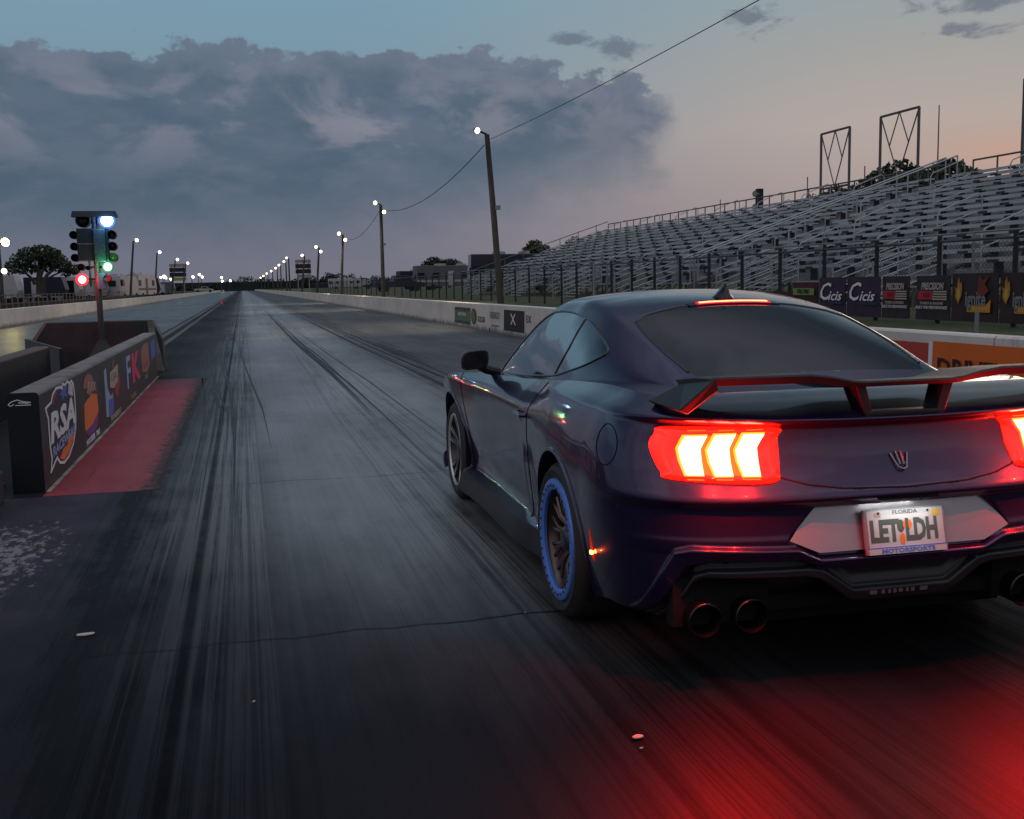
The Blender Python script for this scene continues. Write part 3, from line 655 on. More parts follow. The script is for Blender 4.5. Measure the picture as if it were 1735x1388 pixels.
# glowing rings added round the lit lamps to imitate their bloom
def rim(x, z, r0, r1, c, s):  # adds one bloom ring round a lamp
    MB().lathe([(r0,-.104),(r1,-.10),(r1,-.085),(r0,-.085)], (x,0,z), 'y', 28, close=True).build('bloom_ring', emit('bloom_glow', c, s), tt, True)
rim(.235,2.67,.10,.135,(.03,.22,1.0),1.1); rim(.20,1.885,.066,.088,(.02,.55,.12),.7); rim(-.225,1.675,.066,.105,(1.0,.02,.05),1.1)
MB().box(.02,.16,-.07,.05,1.50,1.78).build('control_box', mat('blue_box', (.05,.08,.22), .4), tt, bev=.008)
MB().tube([(-.1,0,1.55),(-.1,0,2.0)], .018, 8).tube([(-.24,.02,1.885),(.2,.02,1.885)], .018, 8).tube([(-.24,.02,1.68),(.2,.02,1.68)], .018, 8).build('lamp_brackets', M_['black'], tt)
MB().lathe([(.05,-.02),(.035,-.02),(.035,.02),(.05,.02)], (.05,0,2.585), 'y', 20, close=True).build('lifting_ring', M_['galv'], tt, True)
for (x, z, c, p) in ((.235,2.67,(.25,.5,1),10),(.185,1.885,(.2,1,.35),6),(-.225,1.675,(1,.06,.05),12)):
    l = bpy.data.lights.new('tree_lamp', 'POINT'); l.energy = p; l.color = c; l.shadow_soft_size = .06
    lo = bpy.data.objects.new('lamp_light', l); COL.objects.link(lo); lo.parent = tt; lo.location = (x, -.2, z)

# ------------------------------------------------------------------ grandstands
ZG = .78
SXF, SXB, NROW = 15.0, 25.0, 15
SZF, SZB = 1.36, 4.72
DX, DZ = (SXB-SXF)/NROW, (SZB-SZF)/NROW
def row_pos(i): return SXF+DX*i, SZF+DZ*i
M_['rail'] = mat('rail_tube', (.44,.44,.44), .4, .35, noise=(2,.5,(.32,.33,.33)))
M_['rail_back'] = mat('back_rail_tube', (.13,.13,.13), .5, .4)
def handrail(parent, y, i0, i1):
    x0, z0 = row_pos(i0); x1, z1 = row_pos(i1); h = .86
    mb = MB()
    mb.tube([(x0,y,z0),(x0,y,z0+h-.12),(x0+.08,y,z0+h),(x1-.12,y,z1+h),(x1,y,z1+h-.1),(x1,y,z1)], .020, 6)
    mb.tube([(x0,y,z0+h*.52),(x1,y,z1+h*.52)], .015, 6)
    return mb.build('handrail', M_['rail'], parent, True)
def grandstand(y0, y1, label, rails, aisles, end_stairs):
    t = empty('grandstand', (0, 0, 0), label=label, cat='grandstand', group='grandstands beside the right lane')
    seats = MB(); foot = MB(); dark = MB(); fr = MB()
    for i in range(NROW):
        x, z = row_pos(i)
        seats.box(x+.02, x+.27, y0, y1, z+.40, z+.44)
        foot.box(x-.30, x+.02, y0, y1, z-.03, z)
        seats.box(x+.31, x+.33, y0, y1, z-.02, z+DZ-.035)      # riser
        seats.box(x+.012, x+.02, y0, y1, z+.345, z+.44)
        k = int((y1-y0)/1.83)
        for j in range(k+1):
            yy = min(y0+.4+j*1.83, y1-.1)
            dark.box(x+.05, x+.25, yy-.03, yy+.03, z+.02, z+.39)
            dark.box(x-.02, x+.02, yy-.16, yy+.16, z+.33, z+.395)
    k = int((y1-y0)/3.66)
    for j in range(k+1):
        yy = y0+.3+j*(y1-y0-.6)/max(k,1)
        fr.tube([(SXF-.3,yy,SZF-.08),(SXB+.3,yy,SZB+.1)], .05, 6)
        for i in range(0, NROW+1, 3):
            x, z = row_pos(i); fr.tube([(x,yy,ZG),(x,yy,z-.05)], .04, 6)
            if i+3 <= NROW: fr.tube([(x,yy,ZG+.1),(x+3*DX,yy,z+3*DZ-.1)], .025, 5)
    seats.build('seat_planks', M_['alu'], t); foot.build('foot_planks', M_['alu'], t)
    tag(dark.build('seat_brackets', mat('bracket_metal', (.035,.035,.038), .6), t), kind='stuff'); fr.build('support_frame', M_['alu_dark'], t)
    # back guard rail
    mb = MB(); zt = SZB+.72
    mb.tube([(SXB+.2,y0,zt),(SXB+.2,y1,zt)], .035, 6).tube([(SXB+.2,y0,SZB+.12),(SXB+.2,y1,SZB+.12)], .03, 6)
    n = int((y1-y0)/1.22)
    for j in range(n+1):
        yy = y0+j*(y1-y0)/n; mb.tube([(SXB+.2,yy,SZB-.3),(SXB+.2,yy,zt)], .03, 6)
    mb.build('back_guard_rail', M_['rail_back'], t)
    for i0, i1, y in rails: handrail(t, y, i0, i1)
    return t
raf = []
for k, y in enumerate((36.6, 40.5, 44.5, 49.0, 54.0, 59.5, 65.0)):
    for i0 in (1, 5, 9, 12): raf.append((i0, i0+2, y+(.0 if i0 % 2 else .35)))
ST_A = grandstand(34.2, 71.5, 'long far aluminium bleacher stand with stepped end and many aisle rails', raf, [], True)
ran = []
for k, y in enumerate((32.2, 28.3, 24.4, 20.4, 16.6)):
    for i0 in (1, 4, 8, 12): ran.append((i0, i0+2, y-(.3 if i0 % 2 else .0)))
ST_B = grandstand(13.0, 32.9, 'nearer aluminium bleacher stand at the right edge beyond the flame banners', ran, [], False)
# stepped end of the far stand: stairs with a sloping rail over the gap
mb = MB()
for i in range(NROW+1):
    x, z = row_pos(i); mb.box(x-.33, x+.34, 33.45, 34.15, z-.06, z); mb.box(x+.30, x+.34, 33.45, 34.15, z, z+DZ-.06)
mb.build('stairs', M_['alu'], ST_A)
MB().prism([(SXF-.4,SZF-.35),(SXB+.3,SZB-.35),(SXB+.3,SZB-.06),(SXF-.4,SZF-.06)], 'y', 33.38, 33.44).build('stair_stringer', M_['alu_dark'], ST_A)
mb = MB(); x0, z0 = row_pos(0); x1, z1 = row_pos(NROW)
mb.tube([(x0-.5,33.5,z0+.75),(x1,33.5,z1+.95)], .03, 6).tube([(x0-.5,34.15,z0+.75),(x1,34.15,z1+.95)], .03, 6)
for i in range(0, NROW+1, 3):
    x, z = row_pos(i); mb.tube([(x,33.5,z),(x,33.5,z+.95)], .025, 6).tube([(x,34.15,z),(x,34.15,z+.95)], .025, 6)
mb.build('stair_rail', M_['rail'], ST_A, True)
# far end rail, sloping down to the front
mb = MB(); ye = 71.6
mb.tube([(SXF,ye,SZF+.9),(SXB+.2,ye,SZB+.9)], .03, 6).tube([(SXF,ye,SZF+.4),(SXB+.2,ye,SZB+.4)], .02, 6)
for i in range(0, NROW+1, 2):
    x, z = row_pos(i); mb.tube([(x,ye,z),(x,ye,z+.9)], .025, 6)
mb.build('end_guard_rail', M_['rail_back'], ST_A)
# access stairs in front of the stands, with rows of rails
def access_stairs(parent, y):
    mb = MB(); n = 6
    for i in range(n): mb.box(SXF-1.5+.22*i, SXF-1.28+.22*i, y-.75, y+.75, ZG+.12*i+.05, ZG+.12*i+.09)
    mb.build('access_stairs', M_['alu'], parent)
    for s in (-.8, .8):
        mb = MB()
        for k in range(5):
            mb.tube([(SXF-1.8,y+s,ZG+.2+.19*k),(SXF-.1,y+s,ZG+.75+.19*k)], .017, 5)
        mb.tube([(SXF-1.8,y+s,ZG),(SXF-1.8,y+s,ZG+1.0)], .024, 6).tube([(SXF-.1,y+s,ZG+.4),(SXF-.1,y+s,ZG+1.55)], .024, 6).tube([(SXF-.9,y+s,ZG+.2),(SXF-.9,y+s,ZG+1.27)], .02, 6)
        mb.build('access_rail', M_['rail'], parent, True)
for y in (36.0, 44.0, 53.0, 63.0): access_stairs(ST_A, y)
for y in (21.2, 27.4): access_stairs(ST_B, y)
# front rail of the stands
for st, a, b in ((ST_A, 34.2, 71.5), (ST_B, 13, 32.9)):
    mb = MB(); mb.tube([(SXF-.4,a,SZF+.95),(SXF-.4,b,SZF+.95)], .024, 6)
    n = int((b-a)/1.83)
    for j in range(n+1): yy = a+j*(b-a)/n; mb.tube([(SXF-.4,yy,ZG),(SXF-.4,yy,SZF+.95)], .03, 6)
    mb.build('front_rail', M_['galv'], st)

# open steel sign frames along the back of the stands
XB = SXB+.45
def sign_frame(y0, y1, ztop, label, tilt=0):
    t = empty('sign_frame', (XB, (y0+y1)/2, ZG), label=label, cat='sign frame', group='empty steel frames on the back of the stands')
    w = (y1-y0)/2; zb = SZB-ZG+.3; zt = ztop-ZG
    mb = MB()
    for y in (-w, w): mb.tube([(0,y,0),(0,y,zt)], .055, 6)
    mb.tube([(0,-w,zt),(0,w,zt)], .05, 6).tube([(0,-w,zb+.35),(0,w,zb+.35)], .05, 6)
    mb.build('frame', M_['rail_back'], t)
    h = zt-zb-.35; z0 = zb+.35
    mb = MB(); mb.tube([(0,w,zt),(0,0,z0),(0,-w,zt)], .03, 5)
    mb.tube([(0,0,zt),(0,w*.5,z0+h*.5)], .026, 5).tube([(0,0,zt),(0,-w*.5,z0+h*.5)], .026, 5)
    mb.build('bracing', M_['rail_back'], t)
    return t
def back_y(px): # depth along the back of the stand seen at photo column px
    a = YAW+math.atan((px-PW/2)/FPX); return XB/math.tan(a)
def back_z(px, py):
    return atx(px, py, XB).z
sign_frame(back_y(1436), back_y(1389), back_z(1410, 223), 'smaller open steel frame with diamond bracing, left of the pair on the stand back')
sign_frame(back_y(1550), back_y(1487), back_z(1517, 192), 'open steel frame with diamond bracing right beside the tall whip mast')
sign_frame(back_y(1800), back_y(1723), back_z(1735, 134), 'steel frame cut off by the right edge of the picture')
y = back_y(1583); t = empty('whip_mast', (XB, y, ZG), label='tall thin whip mast rising behind the stands near the dark trees', cat='mast')
MB().tube([(0,0,0),(0,0,back_z(1584,180)-ZG)], [.04,.02], 6).build('mast_pole', M_['rail_back'], t)
y = back_y(1287); t = empty('speaker_post', (XB, y, ZG), label='short dark post with two horn speakers on the stand back', cat='post')
MB().box(-.14,.14,-.16,.16,0,back_z(1287,320)-ZG).build('post', M_['black'], t)
zz = back_z(1287,326)-ZG
for dz in (-.1, -.75):
    MB().lathe([(.03,0),(.05,.15),(.16,.32)], (0,0,0), 'x', 12).build('horn', M_['galv'], t).matrix_local = Matrix.Translation((-.12,-.2,zz+dz)) @ Matrix.Rotation(R(200),4,'Z')
for px in (1367, 1462, 1222): 
    y = back_y(px); q = empty('flag_rod', (XB, y, ZG), label='thin upright rod standing above the stand back rail', cat='rod', group='thin rods along the stand back rail')
    MB().tube([(0,0,0),(0,0,back_z(px,338 if px==1222 else (300 if px==1367 else 282))-ZG)], .025, 5).build('rod', M_['rail_back'], q)

# ------------------------------------------------------------------ chain link fence with banners
FXX = 9.5
def mesh_mat():
    m_ = bpy.data.materials.new('chain_link'); m_.use_nodes = True
    g = NG(m_.node_tree); b = g.n['Principled BSDF']
    p = g.new('ShaderNodeNewGeometry').outputs['Position']; x, y, z = g.sep(p)
    k = 2*math.pi/.075
    w1 = g.m('ABSOLUTE', g.m('SINE', g.m('MULTIPLY', g.m('ADD', y, z), k/2)))
    w2 = g.m('ABSOLUTE', g.m('SINE', g.m('MULTIPLY', g.m('SUBTRACT', y, z), k/2)))
    wire = g.m('SUBTRACT', 1.0, g.sstep(g.m('MINIMUM', w1, w2), .10, .22))
    b.inputs['Base Color'].default_value = (.055,.058,.068,1); b.inputs['Roughness'].default_value = .6
    g.link(wire, b.inputs['Alpha']); return m_
M_['mesh'] = mesh_mat(); M_['post'] = mat('fence_post', (.016,.016,.020), .6)
fence = empty('chain_link_fence', (FXX, 0, 0), label='tall chain link fence with dark posts behind the right wall', cat='fence')
mk('wire_mesh', [(0,8,.74),(0,150,.74),(0,150,1.92),(0,8,1.92)], [(0,1,2,3)], M_['mesh'], fence)
MB().tube([(0,8,1.92),(0,150,1.92)], .022, 6).build('top_rail', mat('fence_rail', (.10,.105,.11), .5, .3), fence)
ys = [8.5+1.52*j for j in range(16)]
while ys[-1] < 150: ys.append(ys[-1]+(1.9 if ys[-1] < 60 else 3.2))
proto = None
for j, yy in enumerate(ys):
    if proto is None: proto = o = MB().tube([(0,0,.6),(0,0,2.0)], .033, 6).build('fence_post', M_['post'], fence)
    else: o = proto.copy(); COL.objects.link(o); o.parent = fence
    o.location = (0, yy, 0)
y = 27.3
o = MB().tube([(-.3,y,.6),(-.3,y,1.97)], .04, 8).build('gate_post', M_['galv'], fence)
# banners
BX = FXX-.06
M_['ban_dark'] = mat('banner_charcoal', (.036,.028,.036), .7, noise=(3,.5,(.05,.035,.045)))
M_['ban_purple'] = mat('banner_purple', (.050,.026,.062), .7, noise=(3,.5,(.038,.022,.05)))
M_['ban_maroon'] = mat('banner_maroon', (.075,.014,.022), .7, noise=(3,.5,(.05,.012,.018)))
M_['ban_brown'] = mat('banner_dark_brown', (.034,.022,.024), .7, noise=(3,.6,(.06,.028,.026)))
def banner(y0, y1, z0, z1, m_, label, group=None):
    t = empty('banner', (BX, (y0+y1)/2, z0), label=label, cat='banner', group=group)
    n = 14; vs = []; fs = []; w = y1-y0
    for side in (0, 1):
        for i in range(n+1):
            for j in range(5):
                u, v = i/n, j/4
                vs.append((-.010*side+.014*math.sin(u*9+v*2)*(.3+.7*(1-abs(2*v-1)))+.006*math.sin(u*23), w/2-u*w, v*(z1-z0)))
    st = (n+1)*5
    for side in (0, 1):
        for i in range(n):
            for j in range(4):
                a = side*st+i*5+j; q = (a, a+5, a+6, a+1); fs.append(q if side else q[::-1])
    mk('banner_sheet', vs, fs, m_, t, smooth=True)
    return t
def btext(t, txt, y, z, h, m_, sx=1.0, shear=0.0, bold=0.0, d=0.0):
    return text_mesh(txt, 'lettering', m_, t, frame((-.035-d, y, z), (0,-1,0), (0,0,1)), h, sx, .001, shear, bold)
def bpoly(t, name, pts, m_, d=0.0):
    return mk(name, [(-.033-d, a, b) for a, b in pts], [tuple(range(len(pts)))], m_, t)
BZ0, BZ1 = .83, 1.455
def fy(px): 
    a = YAW+math.atan((px-PW/2)/FPX); return BX/math.tan(a)
B_PAIR = 'twin charcoal banners with red block and white slats'
def by(a, b): return fy(b), fy(a)
y0, y1 = by(1236, 1300)
t = banner(fy(1345), fy(1100), .80, 1.22, M_['ban_maroon'], 'plain long maroon banner low on the fence above the car roof')
y0, y1 = by(1300, 1345); t = banner(fy(1388), fy(1345)-.02, BZ0, 1.38, M_['ban_maroon'], 'maroon banner with pale green lettering beside the purple script banners')
w = fy(1345)-fy(1388)
M_['limegreen'] = C_('lime_ink', (.20,.30,.08))
bpoly(t, 'green_panel', [(w*.45,.33),(-w*.38,.33),(-w*.38,.45),(w*.45,.45)], M_['limegreen']); btext(t, 'FIRE FIRE', .03, .39, .1, M_['ban_dark'], 1.0, 0, .002, .004)
for k, (a, b) in enumerate(((1389, 1435), (1436, 1494))):
    y0, y1 = by(a, b)
    t = banner(y0, y1-.015, BZ0, BZ1, M_['ban_purple'], ['purple banner with white script lettering, left of two', 'purple banner with white script lettering, next to the charcoal ones'][k], 'purple script banners')
    w = (y1-y0)
    btext(t, 'C', w*.28, .38, .40, M_['ink_white'], 1.15, .35, .004); btext(t, 'icis', -w*.12, .32, .22, M_['ink_white'], 1.45, .35, .003)
    bpoly(t, 'blue_underline', [(w*.1,.19),(-w*.42,.19),(-w*.42,.23),(w*.1,.23)], C_('faint_blue', (.03,.03,.11)))
for k, (a, b) in enumerate(((1495, 1543), (1552, 1612))):
    y0, y1 = by(a, b)
    t = banner(y0, y1-.02, BZ0, BZ1, M_['ban_dark'], ['charcoal banner with red block and white slats, beside the purple script', 'charcoal banner with red block and white slats, beside the flames'][k], 'charcoal banners with red block')
    w = y1-y0; m_ = M_['inktan']
    btext(t, 'PRECISION', -.01, .47, .135, C_('pale_ink', (.50,.46,.40)), w/.98*.92, .15, .004)
    bpoly(t, 'red_block', [(w*.40,.29),(-w*.02,.29),(-w*.04,.41),(w*.38,.41)], C_('banner_red', (.50,.02,.04)))
    for q in range(4): bpoly(t, 'white_slat', [(-w*.02,.285+.035*q),(-w*.42,.285+.035*q),(-w*.42,.305+.035*q),(-w*.02,.305+.035*q)], m_)
    btext(t, '/////', w*.14, .35, .09, M_['ban_dark'], 1.2, 0, 0, .004)
    btext(t, 'TURBO & ENGINE', 0, .235, .05, m_, w/.98*1.6, 0, .001); btext(t, 'BUILT FOR PERFORMANCE', 0, .175, .055, C_('pale_ink2', (.55,.50,.47)), w/.98*1.3, 0, .003)
def flame(t, name, y, z, h, m_, m2, d=0.0):
    bpoly(t, name, [(y+.05*h,z),(y+.22*h,z+.25*h),(y+.20*h,z+.45*h),(y+.26*h,z+.62*h),(y+.12*h,z+.55*h),(y+.10*h,z+.80*h),(y+.02*h,z+1.0*h),(y-.03*h,z+.72*h),(y-.10*h,z+.85*h),(y-.17*h,z+.6*h),(y-.14*h,z+.3*h)], m_, d)
    bpoly(t, 'flame_core', [(y+.05*h,z+.12*h),(y+.12*h,z+.3*h),(y+.04*h,z+.62*h),(y-.06*h,z+.5*h),(y-.07*h,z+.22*h)], m2, d+.004)
for k, (a, b) in enumerate(((1613, 1693), (1694, 1772))):
    y0, y1 = by(a, b)
    t = banner(y0, y1-.01, BZ0, BZ1+.02, M_['ban_brown'], ['dark banner with orange flame and chrome lettering, whole in view', 'dark banner with orange flame and chrome lettering, cut by the picture edge'][k], 'dark banners with flames')
    w = y1-y0
    flame(t, 'flame', w*.30, .24, .36, C_('flame_amber', (.50,.22,.03)), C_('flame_yellow', (.62,.42,.07)))
    bpoly(t, 'flame_smoke', [(-w*.05,.3),(-w*.20,.32),(-w*.32,.42),(-w*.24,.5),(-w*.33,.62),(-w*.2,.55),(-w*.12,.62),(-w*.1,.45)], C_('ember_red', (.20,.035,.015)))
    btext(t, 'ignite', -w*.06, .30, .27, C_('chrome_ink', (.24,.235,.24)), .62*w/.84, 0, .006, .006)
    bpoly(t, 'amber_strip', [(w*.12,.13),(-w*.36,.13),(-w*.37,.30),(-w*.29,.235),(w*.12,.215)], C_('amber', (.75,.30,.02)), .002); btext(t, 'RACE FUELS', -w*.12, .17, .06, C_('pale_gold', (.55,.50,.2)), 1.1, 0, .001, .006)
# small stake sign in the verge
p = atx(1655, 548, 8.4); t = tag(MB().box(-.018,.018,-.018,.018,-.02,.24).build('marker_stake', M_['galv']), 'short pale stake in the grass below the flame banner', 'stake'); t.location = (8.4, p.y, ZG)

# ------------------------------------------------------------------ lamp posts and wires
def light_pole(x, y, ztop, zb, label, group, lean=(0,0), heads=1, r=.12, face=-1, glow='lamp', head_r=.17, low_box=False):
    t = empty('light_pole', (x, y, zb), label=label, cat='light pole', group=group)
    h = ztop-zb; tx, ty = lean; head_r *= .66
    MB().tube([(0,0,-.3),(tx*.5,ty*.5,h*.5),(tx,ty,h)], [r,r*.88,r*.72], 8).build('pole', M_['wood'], t, True)
    for k in range(heads):
        hx = tx + face*(.35 if k == 0 else -.18); hz = h+.10-(.55*k if heads > 1 else 0); hy = ty-.15
        MB().tube([(tx*.99,ty,hz-.1),(hx-face*.08,hy+.1,hz)], .035, 6).build('lamp_arm', M_['black'], t)
        mb = MB().lathe([(head_r*.45,.26),(head_r*.9,.12),(head_r*1.08,.0),(head_r,.0),(head_r*.75,.09)], (0,0,0), 'y', 16)
        o = mb.build('lamp_head', M_['black'], t, True); q = MB().lathe([(0,-.03),(head_r*.6,-.015),(head_r*.97,.02)], (0,0,0), 'y', 16).build('lamp_lens', M_[glow], o, True)
        o.matrix_local = Matrix.Translation((hx, hy, hz)) @ Matrix.Rotation(R(-12*face),4,'Z') @ Matrix.Rotation(R(14),4,'X')
    if low_box: MB().box(tx*.57+.05,tx*.57+.24,-.08,.08,h*.56,h*.585).build('junction_box', M_['galv'], t)
    return t
PX_ = 8.55
GR = 'light poles along the right wall'
poles = []
spec = [(853, 228, 825, 500, 1), (655, 347, 645, 498, 2), (584, 398, 581, 495, 2), (543, 420, 540.5, 491, 2), (518, 434, 516, 490, 1)]
labs = ['nearest tall leaning wooden light pole carrying one lit floodlight and the wires', 'second light pole along the right wall with two lit lamps', 'third light pole along the right wall, before the smaller paired ones', 'fourth light pole from the car with paired lamps', 'slim light pole standing just right of the far scoreboard']
for k, (bx, ty, tx, by_, hd) in enumerate(spec):
    a = YAW+math.atan((bx-PW/2)/FPX); Y = PX_/math.tan(a)
    top = aty(tx, ty, Y)
    lean = (top.x-PX_, 0)
    poles.append((light_pole(PX_, Y, top.z, ZG, labs[k], GR, lean, hd, [.12,.13,.13,.14,.15][k], -1, 'lamp', [.15,.19,.24,.27,.3][k], k < 2), Vector((top.x, Y, top.z))))
for k, (px, py) in enumerate([(498,438),(493,444),(484,450),(478,455),(470,460),(462,464),(456,468),(451,471)]):
    a = YAW+math.atan((px-PW/2)/FPX); Y = PX_/math.tan(a); top = aty(px, py, Y)
    light_pole(PX_, Y, top.z, ZG, 'tiny far lamp post in the long row converging on the right wall end', GR+' far off', (0,0), 1, .16, -1, 'lamp', .30+.03*k)
def wire(a, b, sag, label, r=.018):
    pts = []
    for i in range(25):
        t = i/24; p = a.lerp(b, t); p.z -= sag*4*t*(1-t); pts.append(p)
    return tag(MB().tube(pts, r, 5).build('overhead_wire', M_['black']), label, 'wire', 'overhead wires between light poles')
p0, p1, p2 = poles[0][1], poles[1][1], poles[2][1]
pr = atx(1303, 0, 8.2); pr2 = p0 + (pr - (p0-Vector((-.1,0,.15))))*1.25
wire(p0-Vector((-.12,0,.15)), pr2, .12, 'overhead wire from the nearest pole up to the top edge of the picture', .009)
wire(p0-Vector((.1,0,.35)), p1-Vector((-.1,0,.3)), .75, 'sagging wire between the two nearest light poles', .016)
wire(p1-Vector((.1,0,.4)), p2-Vector((-.1,0,.3)), .7, 'faint sagging wire between the second and third light poles', .016)

GL = 'light poles along the left wall'
for k, (tx, ty, bx, g_, hr, lb_) in enumerate([(226,409,228,'lamp_white',.28,'tall light pole right of the timing tree, nearest on the left wall'), (266,429,270,'lamp_white',.32,'light pole beside the left scoreboard, on its near side'),
        (297,441,298,'lamp_white',.36,'light pole whose lamp shines above the left scoreboard'), (315,447,316,'lamp_white',.38,'light pole just right of the left scoreboard')]):
    XX = -11.5; a = YAW+math.atan((bx-PW/2)/FPX); Y = XX/math.tan(a); top = aty(tx, ty, Y)
    light_pole(XX, Y, top.z, .5, lb_, GL, (top.x-XX, 0), 1, .13, 1, g_, hr)
for k, (px, py) in enumerate([(325,470),(336,466),(341,470),(374,471),(375,477),(389,476)]):
    Y = 330+40*k; top = aty(px, py, Y)
    light_pole(top.x, Y, top.z, .5, 'small far lamp post glowing low beyond the left wall', GL+' far off', (0,0), 1, .14, 1, 'lamp_white', .62+.05*k)
for k, (px, py, Y, g_, s) in enumerate([(10,414,62,'lamp_yellow',.34), (8,463,62,'lamp_white',.24)]):
    top = aty(px, py, Y)
    light_pole(top.x-.35, Y, top.z, .5, ['pole at the left edge with a glaring yellow floodlight', 'pole at the left edge with a lower white floodlight'][k], None, (0,0), 1, .09, 1, g_, s)
for k, (px, py) in enumerate([(270,471),(276,470),(279,472),(287,474)]):
    Y = 300; top = aty(px, py, Y)
    light_pole(top.x, Y, top.z, .5, 'cluster of work lamps on low posts left of the scoreboard', 'work lamps by the left scoreboard', (0,0), 1, .12, 1, 'lamp_white', .8 if k == 1 else .45)
# the floodlights do light the strip
for (v, e) in ((poles[0][1], 260), (poles[1][1], 380), (poles[2][1], 380)):
    l = bpy.data.lights.new('flood', 'SPOT'); l.energy = e*4; l.color = (1, .84, .62); l.shadow_soft_size = .15; l.spot_size = R(110); l.spot_blend = .8
    lo = bpy.data.objects.new('flood_light', l); COL.objects.link(lo)
    lo.parent = poles[[q[1] for q in poles].index(v)][0]
    lo.location = v - Vector(lo.parent.location) + Vector((-.55,-.3,.02)); lo.rotation_euler = (R(18), R(34), 0)

# ------------------------------------------------------------------ scoreboards
def scoreboard(px, Y, w, py0, py1, label, red, m_low):
    p = aty(px, py0, Y); zt = p.z; zb = aty(px, py1, Y).z
    t = empty('scoreboard', (p.x, Y, .6), label=label, cat='scoreboard', group='trackside scoreboards')
    h = zt-zb; z0 = zb-.6
    mb = MB()
    for s in (-.36, .36): mb.box(s*w-.12, s*w+.12, -.1, .1, 0, z0+h)
    mb.build('posts', M_['galv'], t)
    MB().box(-w/2, w/2, -.25, .12, z0+h*.80, z0+h).build('sponsor_header', M_['rv_white'], t)
    MB().box(-w/2, w/2, -.3, .12, z0+h*.52, z0+h*.76).build('display_panel', M_['black'], t); MB().box(-w/2, w/2, -.3, .12, z0+h*.24, z0+h*.48).build('display_panel', M_['black'], t)
    MB().box(-w*.42, w*.5, -.26, .12, z0, z0+h*.19).build('lower_banner', m_low, t)
    text_mesh(red, 'lettering', M_['inkred'], t, frame((0,-.27,z0+h*.9), (1,0,0), (0,0,1)), h*.19, 1.6, .01)
    return t
scoreboard(300.5, 260, 3.7, 447, 476, 'far scoreboard on the left with yellow green strip below its black displays', 'WIDIA', mat('lime_banner', (.30,.36,.06), .5))
scoreboard(513, 250, 3.5, 440, 471, 'far scoreboard on the right standing among the light poles', 'WIDIA', mat('pale_banner', (.3,.29,.28), .5))

# ------------------------------------------------------------------ parked vehicles beyond the walls
def wheel_set(t, xs, y, r=.38, w=.25, z=None):
    for x in xs:
        for s in ((-1, 1) if y else (1,)):
            o = MB().lathe([(r*.5,-w/2),(r*.92,-w/2),(r,-w*.3),(r,w*.3),(r*.92,w/2),(r*.5,w/2)], (0,0,0), 'y', 20).build('wheel', M_['rubber'], t, True)
            o.location = (x, s*y, r); MB().lathe([(0,-w*.42),(r*.5,-w*.45),(r*.55,-w*.3),(r*.55,w*.3),(r*.5,w*.45),(0,w*.42)], (0,0,0), 'y', 16).build('rim', M_['galv'], o, True)
def place(px, py_base, Y, zb):
    p = aty(px, py_base, Y); return (p.x, Y, zb)
def motorhome(px, Y, L, Hh, label, body, rz=0, zb=ZG, stripe=None, cat='motorhome', name='motorhome', W_=2.4, awn=False):
    t = empty(name, place(px, 480, Y, zb), rz, label, cat)
    pr = [(-L/2,.45),(L/2-.9,.45),(L/2-.15,.6),(L/2,1.35),(L/2-.25,Hh-.5),(L/2-.7,Hh-.05),(-L/2+.1,Hh)]
    MB().prism(pr, 'y', -W_/2, W_/2).build('body', body, t, bev=.06)
    n = max(2, int(L/1.7))
    for i in range(n):
        x = -L/2+.6+i*(L-1.9)/max(n-1,1)
        if i == n//2: continue
        MB().box(x-.42, x+.42, -W_/2-.02, -W_/2+.05, 1.5, 2.15).build('window', M_['glass_dark'], t)
    x = -L/2+.6+(n//2)*(L-1.9)/max(n-1,1)
    MB().box(x-.36, x+.36, -W_/2-.025, -W_/2+.05, .55, 2.35).build('door', body if not stripe else stripe, t)
    MB().add([(L/2-.12,-W_/2+.1,1.4),(L/2-.12,W_/2-.1,1.4),(L/2-.3,W_/2-.15,Hh-.5),(L/2-.3,-W_/2+.15,Hh-.5)], [(0,1,2,3)]).build('windscreen', M_['glass_dark'], t).location = (.14,0,0)
    MB().box(-L/2-.02, -L/2+.05, -.75, .75, 1.45, 2.05).build('rear_window', M_['glass_dark'], t)
    for s in (-1, 1): MB().box(-L/2-.025, -L/2+.03, s*(W_/2-.22)-.07, s*(W_/2-.22)+.07, .75, 1.0).build('tail_lamp', M_['inkred'], t)
    if stripe: MB().box(-L/2+.1, L/2-.3, -W_/2-.012, -W_/2+.02, 1.0, 1.25).build('stripe', stripe, t)
    MB().box(-L*.22, -L*.08, -.4, .4, Hh-.02, Hh+.22).build('roof_unit', M_['rv_white'], t, bev=.03); MB().box(L*.08, L*.2, -.4, .4, Hh-.02, Hh+.2).build('roof_unit', M_['rv_white'], t, bev=.03)
    wheel_set(t, (-L*.28, L*.33), W_/2-.12)
    if awn: MB().box(-L*.3, L*.3, -W_/2-1.6, -W_/2, 2.3, 2.36).build('awning', M_['rv_white'], t)
    return t
def trailer(px, Y, L, Hh, label, body, rz=0, zb=ZG, open_=None):
    t = empty('cargo_trailer', place(px, 480, Y, zb), rz, label, 'trailer')
    MB().prism([(-L/2,.5),(L/2,.5),(L/2+.3,1.2),(L/2,Hh),(-L/2,Hh)], 'y', -1.2, 1.2).build('body', body, t, bev=.04)
    MB().box(-L*.3, -L*.3+.75, -1.222, -1.15, .55, Hh-.35).build('side_door', open_ or M_['rv_white'], t)
    MB().box(-L/2, L/2, -1.215, -1.19, .5, .62).build('skirt_rail', M_['galv'], t)
    wheel_set(t, (-.45, .45), 1.1, .33)
    MB().tube([(L/2+.2,0,.5),(L/2+1.2,0,.5)], .05, 6).build('hitch', M_['black'], t)
    return t
